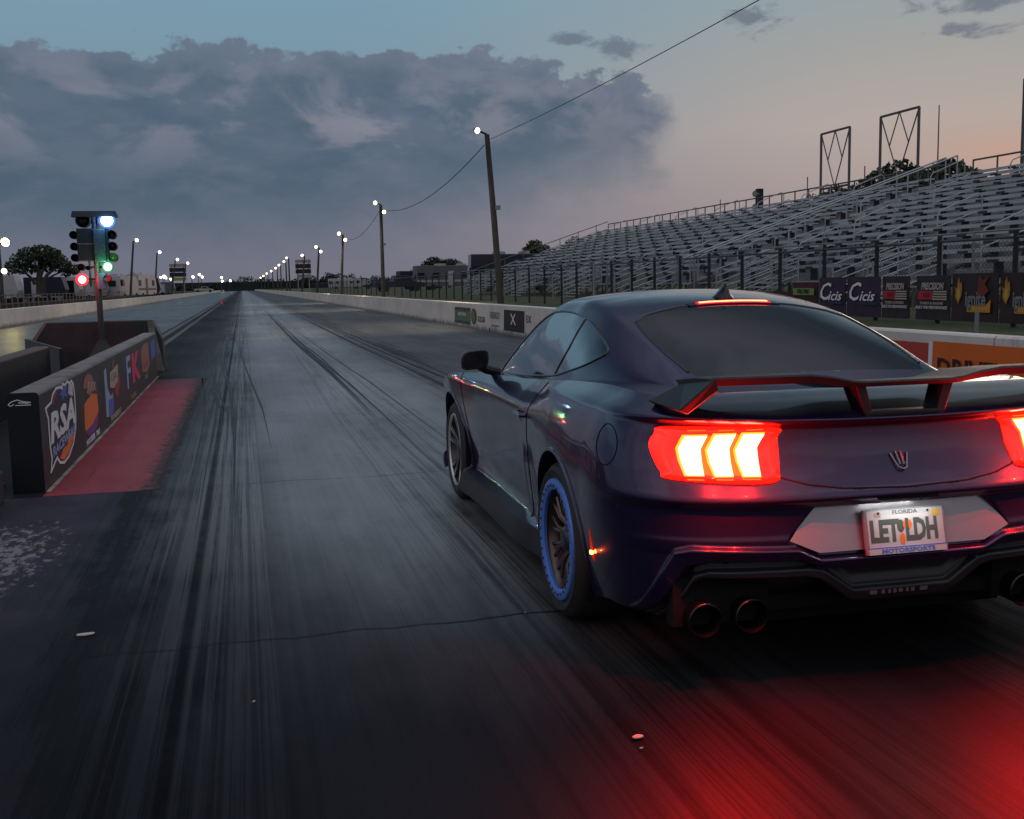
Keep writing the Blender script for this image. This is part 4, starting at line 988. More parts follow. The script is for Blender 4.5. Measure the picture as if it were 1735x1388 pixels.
def pickup(px, Y, label, body, rz=0, zb=ZG):
    t = empty('pickup_truck', place(px, 480, Y, zb), rz, label, 'pickup')
    MB().prism([(-2.8,.5),(2.7,.5),(2.8,.95),(1.5,1.12),(.95,1.75),(-.55,1.78),(-.85,1.15),(-2.8,1.15)], 'y', -.95, .95).build('body', body, t, bev=.07)
    MB().prism([(-.5,1.2),(1.25,1.2),(.85,1.66),(-.42,1.68)], 'y', -.97, .97).build('side_window', M_['glass_dark'], t)
    wheel_set(t, (-1.8, 1.75), .85, .40)
    MB().box(2.72,2.83,-.8,.8,.65,.9).build('grille', M_['black'], t)
    return t
M_['rv_grey'] = mat('rv_grey', (.12,.125,.13), .45, noise=(.8,.5,(.08,.08,.09))); M_['rv_tan'] = mat('rv_tan', (.33,.28,.23), .5)
M_['navy'] = mat('navy_panel', (.010,.012,.028), .4); M_['brown'] = mat('brown_stripe', (.06,.035,.03), .5)
motorhome(765, 132, 9.5, 3.05, 'pale motorhome with dark windows behind the fence beyond the second pole', M_['rv_grey'], R(4), stripe=M_['rv_white'])
motorhome(868, 88, 7.4, 3.15, 'big dark motor coach parked against the end of the stands', M_['rv_dark'], R(-6), stripe=M_['navy'], cat='coach', name='motor_coach')
motorhome(715, 168, 8.0, 2.9, 'dark slab sided coach parked left of the pale motorhome', M_['navy'], R(8), cat='coach', name='motor_coach')
pickup(676, 118, 'dark pickup truck behind the fence next to the second light pole', M_['navy'], R(10))
motorhome(585, 300, 9.5, 2.9, 'small white motorhome far off beside the third light pole', M_['rv_white'], R(0))
motorhome(612, 340, 7.0, 2.6, 'far pale camper to the right of the third light pole', M_['rv_white'], R(5), cat='camper', name='camper')
pickup(637, 230, 'small far dark pickup left of the second light pole', M_['rv_dark'], R(180))
# long beige building behind
p = aty(778, 470, 230); t = empty('paddock_building', (p.x, 230, ZG), label='low beige paddock building with shallow roof behind the motorhome', cat='building')
MB().box(-5,5,0,8,0,3.3).build('wall', M_['rv_tan'], t); MB().prism([(-5.4,3.25),(5.4,3.25),(5.2,3.5),(.6,4.5),(-5.2,3.5)], 'y', -.4, 8.4).build('roof', M_['rv_white'], t)
for x in (-3, 0, 3): MB().box(x-.6,x+.6,-.03,.05,1.0,2.1).build('window', M_['glass_dark'], t)
# left paddock
motorhome(233, 132, 6.4, 2.85, 'white motorhome parked behind the left wall right of the timing tree', M_['rv_white'], R(76), zb=.5, stripe=M_['brown'])
motorhome(201, 120, 4.4, 2.55, 'white travel trailer just right of the timing tree post', M_['rv_white'], R(70), zb=.5, cat='caravan', name='travel_trailer')
trailer(76, 105, 3.2, 2.35, 'long navy blue trailer behind the pale railings left of the tree', M_['navy'], R(0), zb=.5)
trailer(121, 110, 1.2, 2.4, 'short white trailer with dark open side near the timing tree', M_['rv_white'], R(0), zb=.5, open_=M_['glass_dark'])
trailer(160, 118, 2.4, 2.1, 'cream box trailer half hidden by the timing tree lamps', M_['rv_tan'], R(0), zb=.5)
trailer(16, 100, 1.2, 2.5, 'upright white trailer box at the far left edge', M_['rv_white'], R(0), zb=.5)
pickup(38, 108, 'small white pickup between the white box and the navy trailer', M_['rv_white'], R(90), zb=.5)
trailer(259, 150, 1.5, 2.6, 'dark trailer beside the white motorhome on the left', M_['rv_dark'], R(0), zb=.5)
trailer(280, 190, 2.6, 2.3, 'grey trailer behind the poles of the left scoreboard', M_['rv_grey'], R(0), zb=.5)
pickup(345, 330, 'far pale pickup near the end of the left wall', M_['rv_white'], R(0), zb=.5)
# left picket fence
lf = empty('railing_fence', (-10.6, 0, 0), label='rusty thin railing fence along the top of the left wall', cat='fence')
proto = None
for j in range(46):
    yy = 44+1.35*j
    if proto is None: proto = o = MB().box(-.02,.02,-.025,.025,.6,1.42).build('upright', mat('pale_railing', (.20,.17,.16), .6), lf)
    else: o = proto.copy(); COL.objects.link(o); o.parent = lf
    o.location = (0, yy, 0)
MB().box(-.02,.02,44,106,1.36,1.40).build('rail', mat('rusty_rail', (.10,.05,.045), .7), lf); MB().box(-.02,.02,44,106,.95,.98).build('rail', mat('rusty_rail', (.10,.05,.045), .7), lf)
tag(MB().box(-11.2,-10.9,30,140,.5,.98).build('scrub_hedge', mat('dry_scrub', (.035,.026,.022), .95, noise=(1.2,.8,(.06,.04,.035)), bump=(6,1))), 'low dark strip of scrub and netting behind the left wall', 'hedge')
# cones
def cone(x, y, label, h=.42):
    t = empty('traffic_cone', (x, y, .004), label=label, cat='cone', group='red traffic cones')
    MB().box(-.18,.18,-.18,.18,0,.04).build('base', mat('cone_red', (.40,.03,.04), .5), t); MB().lathe([(.13,.04),(.03,h),(.0,h)], (0,0,0), 'z', 16).build('cone_body', M_['inkred'], t, True)
for px, py, lb_ in ((375,516,'red cone on the lane divider, nearer of the two far ones'), (396,504,'red cone on the lane divider, farther of the two')):
    p = atz(px, py, 0); cone(p.x, p.y, lb_)
p = aty(304, 499, 150); cone(-10.9, 150, 'red cone by the left wall below the scoreboard', .9); bpy.data.objects['traffic_cone.002'].location.z = .62
# litter on the track
def litter(px, py, s, ang, label, name='litter', cat='litter', m_=None):
    p = atz(px, py, .008); r = random.Random(px)
    pts = [(math.cos(a)*s*(1 if k % 2 else .8)*(1+.25*r.random()), math.sin(a)*s*.38*(1+.4*r.random())) for k, a in enumerate([i*math.pi/4 for i in range(8)])]
    vs = [(x, y, .002+.003*r.random()) for x, y in pts]+[(x, y, .0) for x, y in pts]
    n = 8; fs = [tuple(range(n)), tuple(range(2*n-1, n-1, -1))]+[(i, n+i, n+(i+1)%n, (i+1)%n) for i in range(n)]
    o = mk(name, vs, fs, m_ or M_['litter']); o.location = p; o.rotation_euler = (0, 0, ang); return tag(o, label, cat)
M_['litter'] = mat('dry_leaf', (.55,.50,.42), .7); 
litter(145, 1075, .038, .1, 'pale flake lying left of the groove near a slab joint')
litter(1081, 1249, .022, .2, 'pale scrap on the red lit track behind the car', m_=M_['inktan'])
litter(1087, 1268, .007, .2, 'tiny pale crumb beside the scrap behind the car', m_=M_['inktan'])
litter(430, 1189, .008, 1.0, 'tiny white chip in the middle of the near lane'); litter(890, 1038, .006, .5, 'tiny white chip close to the rear tyre')
litter(580, 922, .008, .9, 'tiny pale chip in mid lane left of the car')

# ------------------------------------------------------------------ trees
def foliage(name, clumps, n, size, m_, parent, seed, flat=.8):
    r = np.random.RandomState(seed); V = []; 
    tot = sum(c[3]**2 for c in clumps)
    for (cx_, cy_, cz_, rad) in clumps:
        k = max(8, int(n*rad**2/tot))
        d = r.normal(size=(k,3)); d /= np.linalg.norm(d, axis=1)[:,None]
        rr = rad*(r.uniform(.35,1,k)**.5)[:,None]
        c = d*rr*np.array([1,1,flat])+np.array([cx_,cy_,cz_])
        a = r.normal(size=(k,3)); a /= np.linalg.norm(a, axis=1)[:,None]; b = np.cross(a, r.normal(size=(k,3))); b /= np.linalg.norm(b, axis=1)[:,None]
        s = size*r.uniform(.6,1.3,k)[:,None]
        V.append(np.stack([c-a*s, c-b*s*.6, c+a*s, c+b*s*.6], 1).reshape(-1,3))
    V = np.concatenate(V); m = len(V)//4
    me = bpy.data.meshes.new(name); me.vertices.add(len(V)); me.vertices.foreach_set('co', V.ravel())
    me.loops.add(m*4); me.loops.foreach_set('vertex_index', np.arange(m*4)); me.polygons.add(m); me.polygons.foreach_set('loop_start', np.arange(m)*4)
    me.update(calc_edges=True); me.materials.append(m_)
    o = bpy.data.objects.new(name, me); COL.objects.link(o)
    if parent is not None: o.parent = parent
    return o
def tree(px, Y, py_top, w, label, seed, zb=.6, trunk=.35, n=2600, spread=None, leaf=None, group=None, m_='leaf'):
    top = aty(px, py_top, Y); h = top.z-zb
    t = empty('tree', (top.x, Y, zb), label=label, cat='tree', group=group); r = random.Random(seed)
    cl = []
    for i in range(11):
        a = r.uniform(0, 6.28); q = r.uniform(.15, 1)*w*.42; zc = h*(trunk+(.92-trunk)*r.uniform(.25, 1)*(1-.35*q/(w*.5)))
        cl.append((math.cos(a)*q, math.sin(a)*q*.7, min(zc, h-w*.14), w*r.uniform(.14,.22)))
    cl += [(0,0,h-w*.2,w*.2), (w*.2,0,h-w*.24,w*.17), (-w*.22,0,h-w*.28,w*.17)]
    mb = MB(); mb.tube([(0,0,-.2),(.05*w*.2,0,h*trunk*.6),(0,0,h*trunk*1.15)], [w*.05,w*.038,w*.032], 8)
    for c in cl[:7]: mb.tube([(0,0,h*trunk*.75),(c[0]*.5,c[1]*.5,h*trunk+(c[2]-h*trunk)*.45),(c[0],c[1],c[2])], [w*.025,w*.016,w*.008], 6)
    mb.build('trunk', M_['bark'], t, True)
    foliage('crown', cl, n, leaf or w*.034, M_[m_], t, seed)
    return t
# spreading oak at the left
top = aty(68, 419, 88); t = empty('tree', (top.x, 88, .5), label='spreading dark green oak with bare lower limbs left of the timing tree', cat='tree')
s = 88/FPX
def tp(px, py, dy=0): v = aty(px, py, 88); return (v.x-top.x, dy, v.z-.5)
cl = [(*tp(35,440,.4),.85),(*tp(22,450),.65),(*tp(50,432,-.5),.8),(*tp(70,428,.3),.9),(*tp(88,432,-.3),.75),(*tp(60,445,.8),.9),(*tp(80,447,.6),.85),(*tp(105,450),.75),(*tp(120,455,.2),.6),(*tp(95,442,.7),.8),(*tp(35,455,-.4),.6),(*tp(127,460),.35),(*tp(112,463),.4),(*tp(97,428),.3),(*tp(18,462),.3),(*tp(52,456),.5)]
foliage('crown', cl, 4200, .12, M_['leaf'], t, 5, .75)
mb = MB()
for pts, rr in (([(68,500),(67,480),(66,462),(62,450)],(.30,.24,.18,.1)), ([(72,498),(74,478),(80,466),(92,456)],(.26,.2,.13,.07)), ([(60,482),(52,470),(40,460),(34,452)],(.14,.1,.07,.05)), ([(78,474),(92,466),(106,460)],(.10,.07,.05)), ([(68,470),(74,455),(76,440)],(.14,.1,.06))):
    mb.tube([tp(*q) for q in pts], list(rr), 7)
mb.build('trunk', M_['bark'], t, True)
def bt(px, py, w, Y, lb_, seed, n=2200): return tree(px, Y, py-14, w*1.25, lb_, seed, ZG, .3, int(n*1.6))
bt(1524, 278, 4.4, 62, 'dark round tree behind the stands just left of the whip mast', 11); bt(1608, 277, 5.6, 58, 'dark broad tree behind the stands right of the whip mast', 12, 3200)
bt(1562, 292, 3.6, 60, 'dark tree filling the gap behind the whip mast', 13); bt(1467, 313, 3.6, 70, 'low dark tree behind the stand between the two frames', 14); bt(1417, 325, 3.4, 74, 'low dark tree beneath the smaller steel frame', 15); bt(1375, 340, 2.6, 78, 'dark bush top left of the smaller steel frame', 18, 1200)
bt(908, 421, 4.2, 130, 'dark tree above the left end of the stands', 16); bt(975, 412, 2.6, 120, 'small dark treetop poking over the far stand end', 17, 1000)
bt(738, 447, 5.0, 190, 'dark palm like tree behind the pale motorhome', 19, 1400); bt(760, 449, 4.6, 195, 'dark shrubby tree beside the beige building', 20, 1200)
# far treeline across the end of the strip
r = np.random.RandomState(3); cl = []
for i in range(420):
    x = r.uniform(-330, 260); h = 5.2+2.2*math.sin(x*.031)+1.3*math.sin(x*.11+1)
    cl.append((x, r.uniform(655, 690), max(1.5, h-r.uniform(0,4.5)), r.uniform(2.0,3.4)))
o = foliage('treeline', cl, 30000, .62, M_['leaf_far'], None, 9, .9); tag(o, 'dark far wood closing off the end of the strip', 'trees', kind='stuff')
tag(MB().box(-330,260,670,690,0,5.5).build('treeline', M_['leaf_far']), kind='stuff')
cl = []
for i in range(160):
    x = r.uniform(-70, -20); cl.append((x*3.2, r.uniform(280,330), r.uniform(1.0,3.6), r.uniform(1.2,2.0)))
o = foliage('treeline', cl, 9000, .5, M_['leaf_far'], None, 19, .9); tag(o, 'low dark trees on the horizon beyond the left paddock', 'trees', kind='stuff')

# ================================================================== the car
def pchip(x, xs, ys):
    x = np.asarray(x, float); xs = np.asarray(xs, float); ys = np.asarray(ys, float)
    if xs[0] > xs[-1]: xs, ys = xs[::-1], ys[::-1]
    h = np.diff(xs); d = np.diff(ys)/h; m = np.zeros_like(ys)
    m[0], m[-1] = d[0], d[-1]
    for i in range(1, len(xs)-1):
        if d[i-1]*d[i] > 0:
            w1, w2 = 2*h[i]+h[i-1], h[i]+2*h[i-1]; m[i] = (w1+w2)/(w1/d[i-1]+w2/d[i])
    i = np.clip(np.searchsorted(xs, x)-1, 0, len(h)-1); t = np.clip((x-xs[i])/h[i], 0, 1)
    return (2*t**3-3*t**2+1)*ys[i]+(t**3-2*t**2+t)*h[i]*m[i]+(-2*t**3+3*t**2)*ys[i+1]+(t**3-t**2)*h[i]*m[i+1]
def sst(x, a, b):
    t = np.clip((x-a)/(b-a), 0, 1); return t*t*(3-2*t)
Y0R, Y0F = -.40, 3.10
def Wm(y): return pchip(y, [-1.3,-.4,-.15,.1,.4,.7,1.0,1.5,2.0,2.35,2.72,3.06,3.4,3.7], [1.02,1.03,1.034,1.028,1.008,.983,.967,.965,.975,.998,1.018,1.0,.96,.9])
_DZ = ([.10,.14,.20,.255,.268,.285,.33,.45,.60,.74,.82,.855,.90,.94,.97,1.05], [.04,.01,-.012,-.008,.02,.05,.055,.042,.020,.004,.0,.010,.045,.085,.125,.2])
_HZ = ([.10,.20,.30,.45,.60,.70,.78,.85,.91,.955,.975,.99,1.01,1.03,1.06], [.12,.075,.045,.018,.003,.0,.006,.021,.041,.060,.071,.090,.130,.175,.23])
def hw(y, z):
    w = sst(y, .98, .30); q = sst(y, 2.2, 2.6)
    d = pchip(z, *_DZ); h = pchip(z, *_HZ)
    return Wm(y)-(1-w)*(d*(1-.3*q))-w*h
def ztop(y): return pchip(y, [-1.3,-1.06,-.95,-.85,-.72,-.3,.1,.4,.7,1.13,1.6,2.36,2.72,3.1,3.4,3.75], [.960,.966,.994,1.018,1.038,1.042,1.028,1.008,.985,.955,.935,.898,.862,.79,.74,.66])
def zbot(y): return pchip(y, [-1.3,-.6,-.42,.3,.4,2.3,2.45,3.0,3.8], [.245,.24,.205,.16,.14,.14,.16,.17,.17])
_YB = ([.15,.20,.26,.30,.34,.42,.44,.49,.505,.54,.56,.60,.655,.675,.69,.70,.73,.78,.84,.90,.928,.940,.950,.958,.965,.985,1.01,1.03,1.06],
       [-.90,-.95,-1.0,-1.03,-1.04,-1.045,-1.045,-1.045,-1.05,-1.055,-1.05,-1.048,-1.050,-1.072,-1.084,-1.082,-1.062,-1.03,-1.0,-.982,-.978,-.990,-1.035,-1.052,-1.060,-.99,-.90,-.80,-.7])
NR = 3.3
def poly_lin(x, pts): return np.interp(x, [p[0] for p in pts], [p[1] for p in pts])
def sdf_poly(px, pz, poly):
    d = np.full(px.shape, 1e9); s = np.ones(px.shape); n = len(poly)
    for i in range(n):
        ax, az = poly[i]; bx, bz = poly[i-1]
        ex, ez = bx-ax, bz-az; wx, wz = px-ax, pz-az
        t = np.clip((wx*ex+wz*ez)/(ex*ex+ez*ez), 0, 1); d = np.minimum(d, (wx-ex*t)**2+(wz-ez*t)**2)
        c1 = pz >= az; c2 = pz < bz; c3 = ex*wz > ez*wx
        f = (c1 & c2 & c3) | (~c1 & ~c2 & ~c3); s = np.where(f, -s, s)
    return s*np.sqrt(d)
LIGHT = [(.865,.918),(.885,.87),(.865,.79),(.83,.765),(.52,.752),(.475,.80),(.465,.90),(.475,.936),(.82,.942)]
PLATEP = [(-.345,.655),(-.445,.54),(-.335,.492),(.335,.492),(.445,.54),(.345,.655)]
_ZR = [(0,.474),(.33,.474),(.42,.515),(.78,.525),(.83,.51),(.87,.42),(.91,.30),(.94,.235),(1.05,.235)]
_ZG1 = [(0,.432),(.31,.432),(.40,.465),(.72,.470),(.79,.45),(.84,.34),(.88,.27),(1.0,.22)]
_ZG2 = [(0,.345),(.19,.345),(.31,.428),(.36,.436),(.72,.436),(.77,.42),(.82,.32),(.86,.25),(1.0,.20)]
_ZL = [(0,.292),(.20,.296),(.33,.392),(.38,.402),(.74,.405),(.77,.385),(.805,.30),(.845,.225),(.9,.205),(1.0,.19)]
def rear_disp(x, z):
    a = np.abs(x); D = np.zeros_like(a+z)
    zr, g1, g2, zl = (poly_lin(a, q) for q in (_ZR, _ZG1, _ZG2, _ZL))
    fade = 1-sst(a, .89, .95)
    val = sst(z, zr+.006, zr-.010)*sst(z, g1-.004, g1+.004)       # protruding valance band
    D = D+fade*(.030*val*(1-.35*sst(z, zr-.005, g1)))
    gro = sst(z, g1+.004, g1-.006)*sst(z, g2-.004, g2+.006)
    D = D-fade*.030*gro*(1-.5*sst(z, g2+.05, g2+.01))
    lip = sst(z, g2+.005, g2-.005)*sst(z, zl-.004, zl+.004)
    D = D+fade*.012*lip
    under = sst(z, zl+.003, zl-.006)
    D = D-.16*under*(1-sst(a, .86, .93))
    s = sdf_poly(a, z, LIGHT); D = D-.014*sst(s, .006, -.006)
    s = sdf_poly(x+0*z, z+0*x, PLATEP); D = D-.030*sst(s, .003, -.009)*sst(z, .47, .655)-.010*sst(s, .003, -.006)
    return D
def rear_pt(s, z, disp=True):
    s = np.asarray(s, float); z = np.asarray(z, float)
    H = hw(np.full(np.shape(s+z), Y0R), z+0*s); yb = pchip(z-.026*np.abs(s)**2*sst(z,.88,.94), *_YB)+0*s
    a = np.clip(np.abs(s), 0, 1); f = np.maximum(1-a**NR, 0)**(1/NR)
    x = H*s; y = Y0R+(yb-Y0R)*f
    if disp:
        e = 1e-3; a2 = np.clip(a+e, 0, 1); a1 = np.clip(a-e, 0, 1)
        dx = H*(a2-a1); dy = (yb-Y0R)*(np.maximum(1-a2**NR,0)**(1/NR)-np.maximum(1-a1**NR,0)**(1/NR))
        L = np.sqrt(dx*dx+dy*dy)+1e-9; nx, ny = dy/L*np.sign(s+1e-12), -dx/L
        D = rear_disp(x, z); x = x+nx*D; y = y+ny*D
    return x, y
def rear_y(x, z, disp=False):
    x = np.asarray(x, float); z = np.asarray(z, float)
    H = hw(np.full(np.shape(x+z), Y0R), z+0*x)
    return rear_pt(x/H, z, disp)[1]
# canopy (roof, pillars and glass) section at y: half section from the centre line out to the belt
def cT(y): return pchip(y, [-.85,-.6,-.45,-.31,-.15,0,.15,.37,.55,.75,1.0,1.3,1.6,1.9,2.2,2.5], [.90,1.02,1.078,1.130,1.187,1.236,1.282,1.343,1.378,1.402,1.418,1.413,1.345,1.20,1.04,.88])
def cE(y): return pchip(y, [-.85,-.6,-.31,0,.43,.75,1.0,1.3,1.6,2.0,2.5], [.56,.565,.570,.585,.580,.572,.570,.585,.615,.66,.68])
def cZ(y): return pchip(y, [-.85,-.6,-.45,-.31,0,.20,.43,.75,1.0,1.3,1.6,1.9,2.2,2.5], [.89,1.0,1.045,1.090,1.184,1.240,1.298,1.350,1.372,1.365,1.295,1.155,.99,.84])
def cB(y): return pchip(y, [-.85,-.6,-.31,0,.2,.5,.8,1.13,2.0,2.5], [.58,.60,.665,.740,.775,.812,.825,.825,.80,.76])
def section(y, n=96):
    T, E, Z, B = (float(f(y)) for f in (cT, cE, cZ, cB)); b = float(ztop(y))-.02
    Z = max(Z, b+.001); T = max(T, Z+.001)
    n1 = n//2; xr = np.linspace(0, E, n1, endpoint=False); zr = T-(T-Z)*(xr/E)**2.3
    t = np.linspace(0, 1, n-n1); xs = E+(B-E)*t+.022*np.sin(np.pi*t); zs = Z+(b-Z)*t
    x = np.concatenate([xr, xs]); z = np.concatenate([zr, zs])
    itf = float(np.interp(y, [-.7,.3,.8,1.4], [0,2,14,40]))
    for k_ in range(int(itf)+1):
        w_ = min(1.0, itf-k_); x0_, z0_ = x.copy(), z.copy()
        x[n1-14:n1+14] = .5*x[n1-14:n1+14]+.25*(x[n1-15:n1+13]+x[n1-13:n1+15]); z[n1-14:n1+14] = .5*z[n1-14:n1+14]+.25*(z[n1-15:n1+13]+z[n1-13:n1+15])
        x = x0_+(x-x0_)*w_; z = z0_+(z-z0_)*w_
    return x, z
#END_NUMPY

# ------------------------------------------------------------------ car materials
def paint_mat():
    m_ = bpy.data.materials.new('navy_metallic_paint'); m_.use_nodes = True
    g = NG(m_.node_tree); b = g.n['Principled BSDF']
    oc = g.new('ShaderNodeTexCoord').outputs['Object']
    fl = g.noise(oc, 900, 2, .5); dust = g.noise(oc, 3.5, 6, .65)
    b.inputs['Metallic'].default_value = .5
    col = g.mix(g.m('MULTIPLY', g.sstep(fl, .45, .75), .5), (.021,.012,.062), (.046,.029,.112))
    g.link(col, b.inputs['Base Color'])
    g.link(g.lin(dust, .35, .7, .30, .40), b.inputs['Roughness'])
    b.inputs['Coat Weight'].default_value = 1.0
    g.link(g.lin(dust, .4, .7, .035, .10), b.inputs['Coat Roughness'])
    return m_
M_['paint'] = paint_mat()
M_['trim'] = mat('gloss_black_trim', (.008,.008,.009), .22, coat=.4)
M_['plastic'] = mat('satin_black_plastic', (.014,.013,.016), .40, noise=(7,.5,(.022,.02,.024)))
M_['well'] = mat('wheel_well', (.004,.004,.004), .95)
M_['tint'] = mat('tinted_glass', (.005,.0045,.007), .05, spec=.6, coat=.3, coat_r=.02)
M_['side_glass'] = mat('reflective_side_glass', (.36,.36,.39), .05, 1.0)
M_['tyre'] = mat('tyre_rubber', (.034,.029,.028), .62, noise=(14,.6,(.05,.042,.04)), bump=(90,.2))
M_['ring'] = mat('blue_anodised_ring', (.16,.36,.95), .38, .35, noise=(60,.4,(.10,.24,.75)))
M_['rim'] = mat('dark_alloy', (.10,.10,.105), .32, .7); M_['rim_edge'] = mat('machined_edge', (.75,.72,.70), .3, .75)
M_['rim_r'] = mat('bronze_dark_spoke', (.20,.13,.115), .3, .7)
M_['chrome'] = mat('dark_chrome', (.30,.28,.27), .18, 1.0)
M_['lens'] = mat('red_lens', (.35,.005,.005), .12, coat=.8, emis=(1.0,.006,.002), estr=2.6)
M_['bar'] = emit('brake_bar', (1.0,.055,.03), 40.0, (.5,.1,.1))
M_['bar_edge'] = emit('brake_bar_edge', (1.0,.22,.008), 2.6, (.5,.1,.05))
M_['bar_gap'] = emit('amber_gap', (1.0,.12,.002), 1.1, (.5,.1,.05))
M_['dmark'] = mat('diffuser_print', (.12,.11,.12), .4)
M_['bar3'] = emit('high_brake_strip', (1.0,.13,.05), 7.0, (.5,.1,.1)); M_['bar3_edge'] = emit('high_brake_edge', (1.0,.008,.05), 1.0, (.3,.01,.02))

CXo, CYo, HD = 2.3351, 4.3556, .0201
car = empty('sports_car', (CXo-.03*math.cos(HD), CYo+.03*math.sin(HD), 0), -HD, 'dark navy sports coupe with glowing red tail lights and a black rear wing', 'car')

def seg_near(P, poly, closed):
    A = np.array(poly, float); B = np.roll(A, -1, 0) if closed else A[1:]
    if not closed: A = A[:-1]
    best = np.full(len(P), 1e9); Q = P.copy()
    for a, b in zip(A, B):
        e = b-a; t = np.clip(((P-a)@e)/(e@e+1e-12), 0, 1); c = a+t[:,None]*e; d = np.hypot(*(P-c).T)
        k = d < best; best[k] = d[k]; Q[k] = c[k]
    return best, Q
def inside(P, poly):
    x, y = P[:,0], P[:,1]; r = np.zeros(len(P), bool); n = len(poly)
    for i in range(n):
        x1, y1 = poly[i]; x2, y2 = poly[i-1]
        c = (y1 > y) != (y2 > y)
        with np.errstate(divide='ignore', invalid='ignore'): r ^= c & (x < (x2-x1)*(y-y1)/(y2-y1+1e-15)+x1)
    return r
def circ(cx_, cy_, r, n=72, a0=0, a1=2*math.pi): return [(cx_+r*math.cos(a0+(a1-a0)*i/n), cy_+r*math.sin(a0+(a1-a0)*i/n)) for i in range(n)]
def smooth_poly(pts, n=6, closed=True):
    out = []; k = len(pts)
    for i in range(k if closed else k-1):
        p0, p1, p2, p3 = [np.array(pts[j % k] if closed else pts[min(max(j,0),k-1)], float) for j in (i-1,i,i+1,i+2)]
        for q in range(n):
            t = q/n; out.append(tuple(.5*((2*p1)+(p2-p0)*t+(2*p0-5*p1+4*p2-p3)*t*t+(3*p1-p0-3*p2+p3)*t**3)))
    if not closed: out.append(tuple(pts[-1]))
    return out
LIGHT = smooth_poly(LIGHT, 5)
WR = .345; ARCH = .392; AZ = .345
ARCHES = [circ(0, AZ, ARCH, 120), circ(2.72, AZ, ARCH, 120)]
DOOR = [(.78,.275),(.735,.45),(.668,.66),(.655,.85),(.60,.93),(.54,.985),(.535,1.1),(2.45,1.1),(2.42,.90),(2.36,.78),(2.30,.55),(2.24,.275)]
TRUNK = [(-.50,1.2),(-.50,.80),(-.47,.765),(-.38,.740),(-.25,.722),(0,.714),(.25,.722),(.38,.740),(.47,.765),(.50,.80),(.50,1.2)]
FUEL = circ(-.955, .868, .0, 4)

def dense(pts, n=10):
    o = []
    for a, b in zip(pts[:-1], pts[1:]):
        for q in range(n): o.append((a[0]+(b[0]-a[0])*q/n, a[1]+(b[1]-a[1])*q/n))
    return o+[pts[-1]]
def set_mesh(name, V, F, mats, parent, smooth=True, fm=None):
    used = np.unique(F); mp = np.full(len(V), -1); mp[used] = np.arange(len(used))
    me = bpy.data.meshes.new(name); V2 = V[used]; F2 = mp[F]
    me.vertices.add(len(V2)); me.vertices.foreach_set('co', V2.astype(np.float32).ravel())
    n = len(F2); me.loops.add(n*4); me.loops.foreach_set('vertex_index', F2.ravel()); me.polygons.add(n); me.polygons.foreach_set('loop_start', np.arange(n)*4)
    me.update(calc_edges=True); me.validate()
    for m_ in (mats if isinstance(mats, list) else [mats]): me.materials.append(m_)
    if fm is not None: me.polygons.foreach_set('material_index', fm.astype(np.int32))
    me.polygons.foreach_set('use_smooth', np.ones(len(me.polygons), bool)); me.update()
    o = bpy.data.objects.new(name, me); COL.objects.link(o); o.parent = parent
    return o

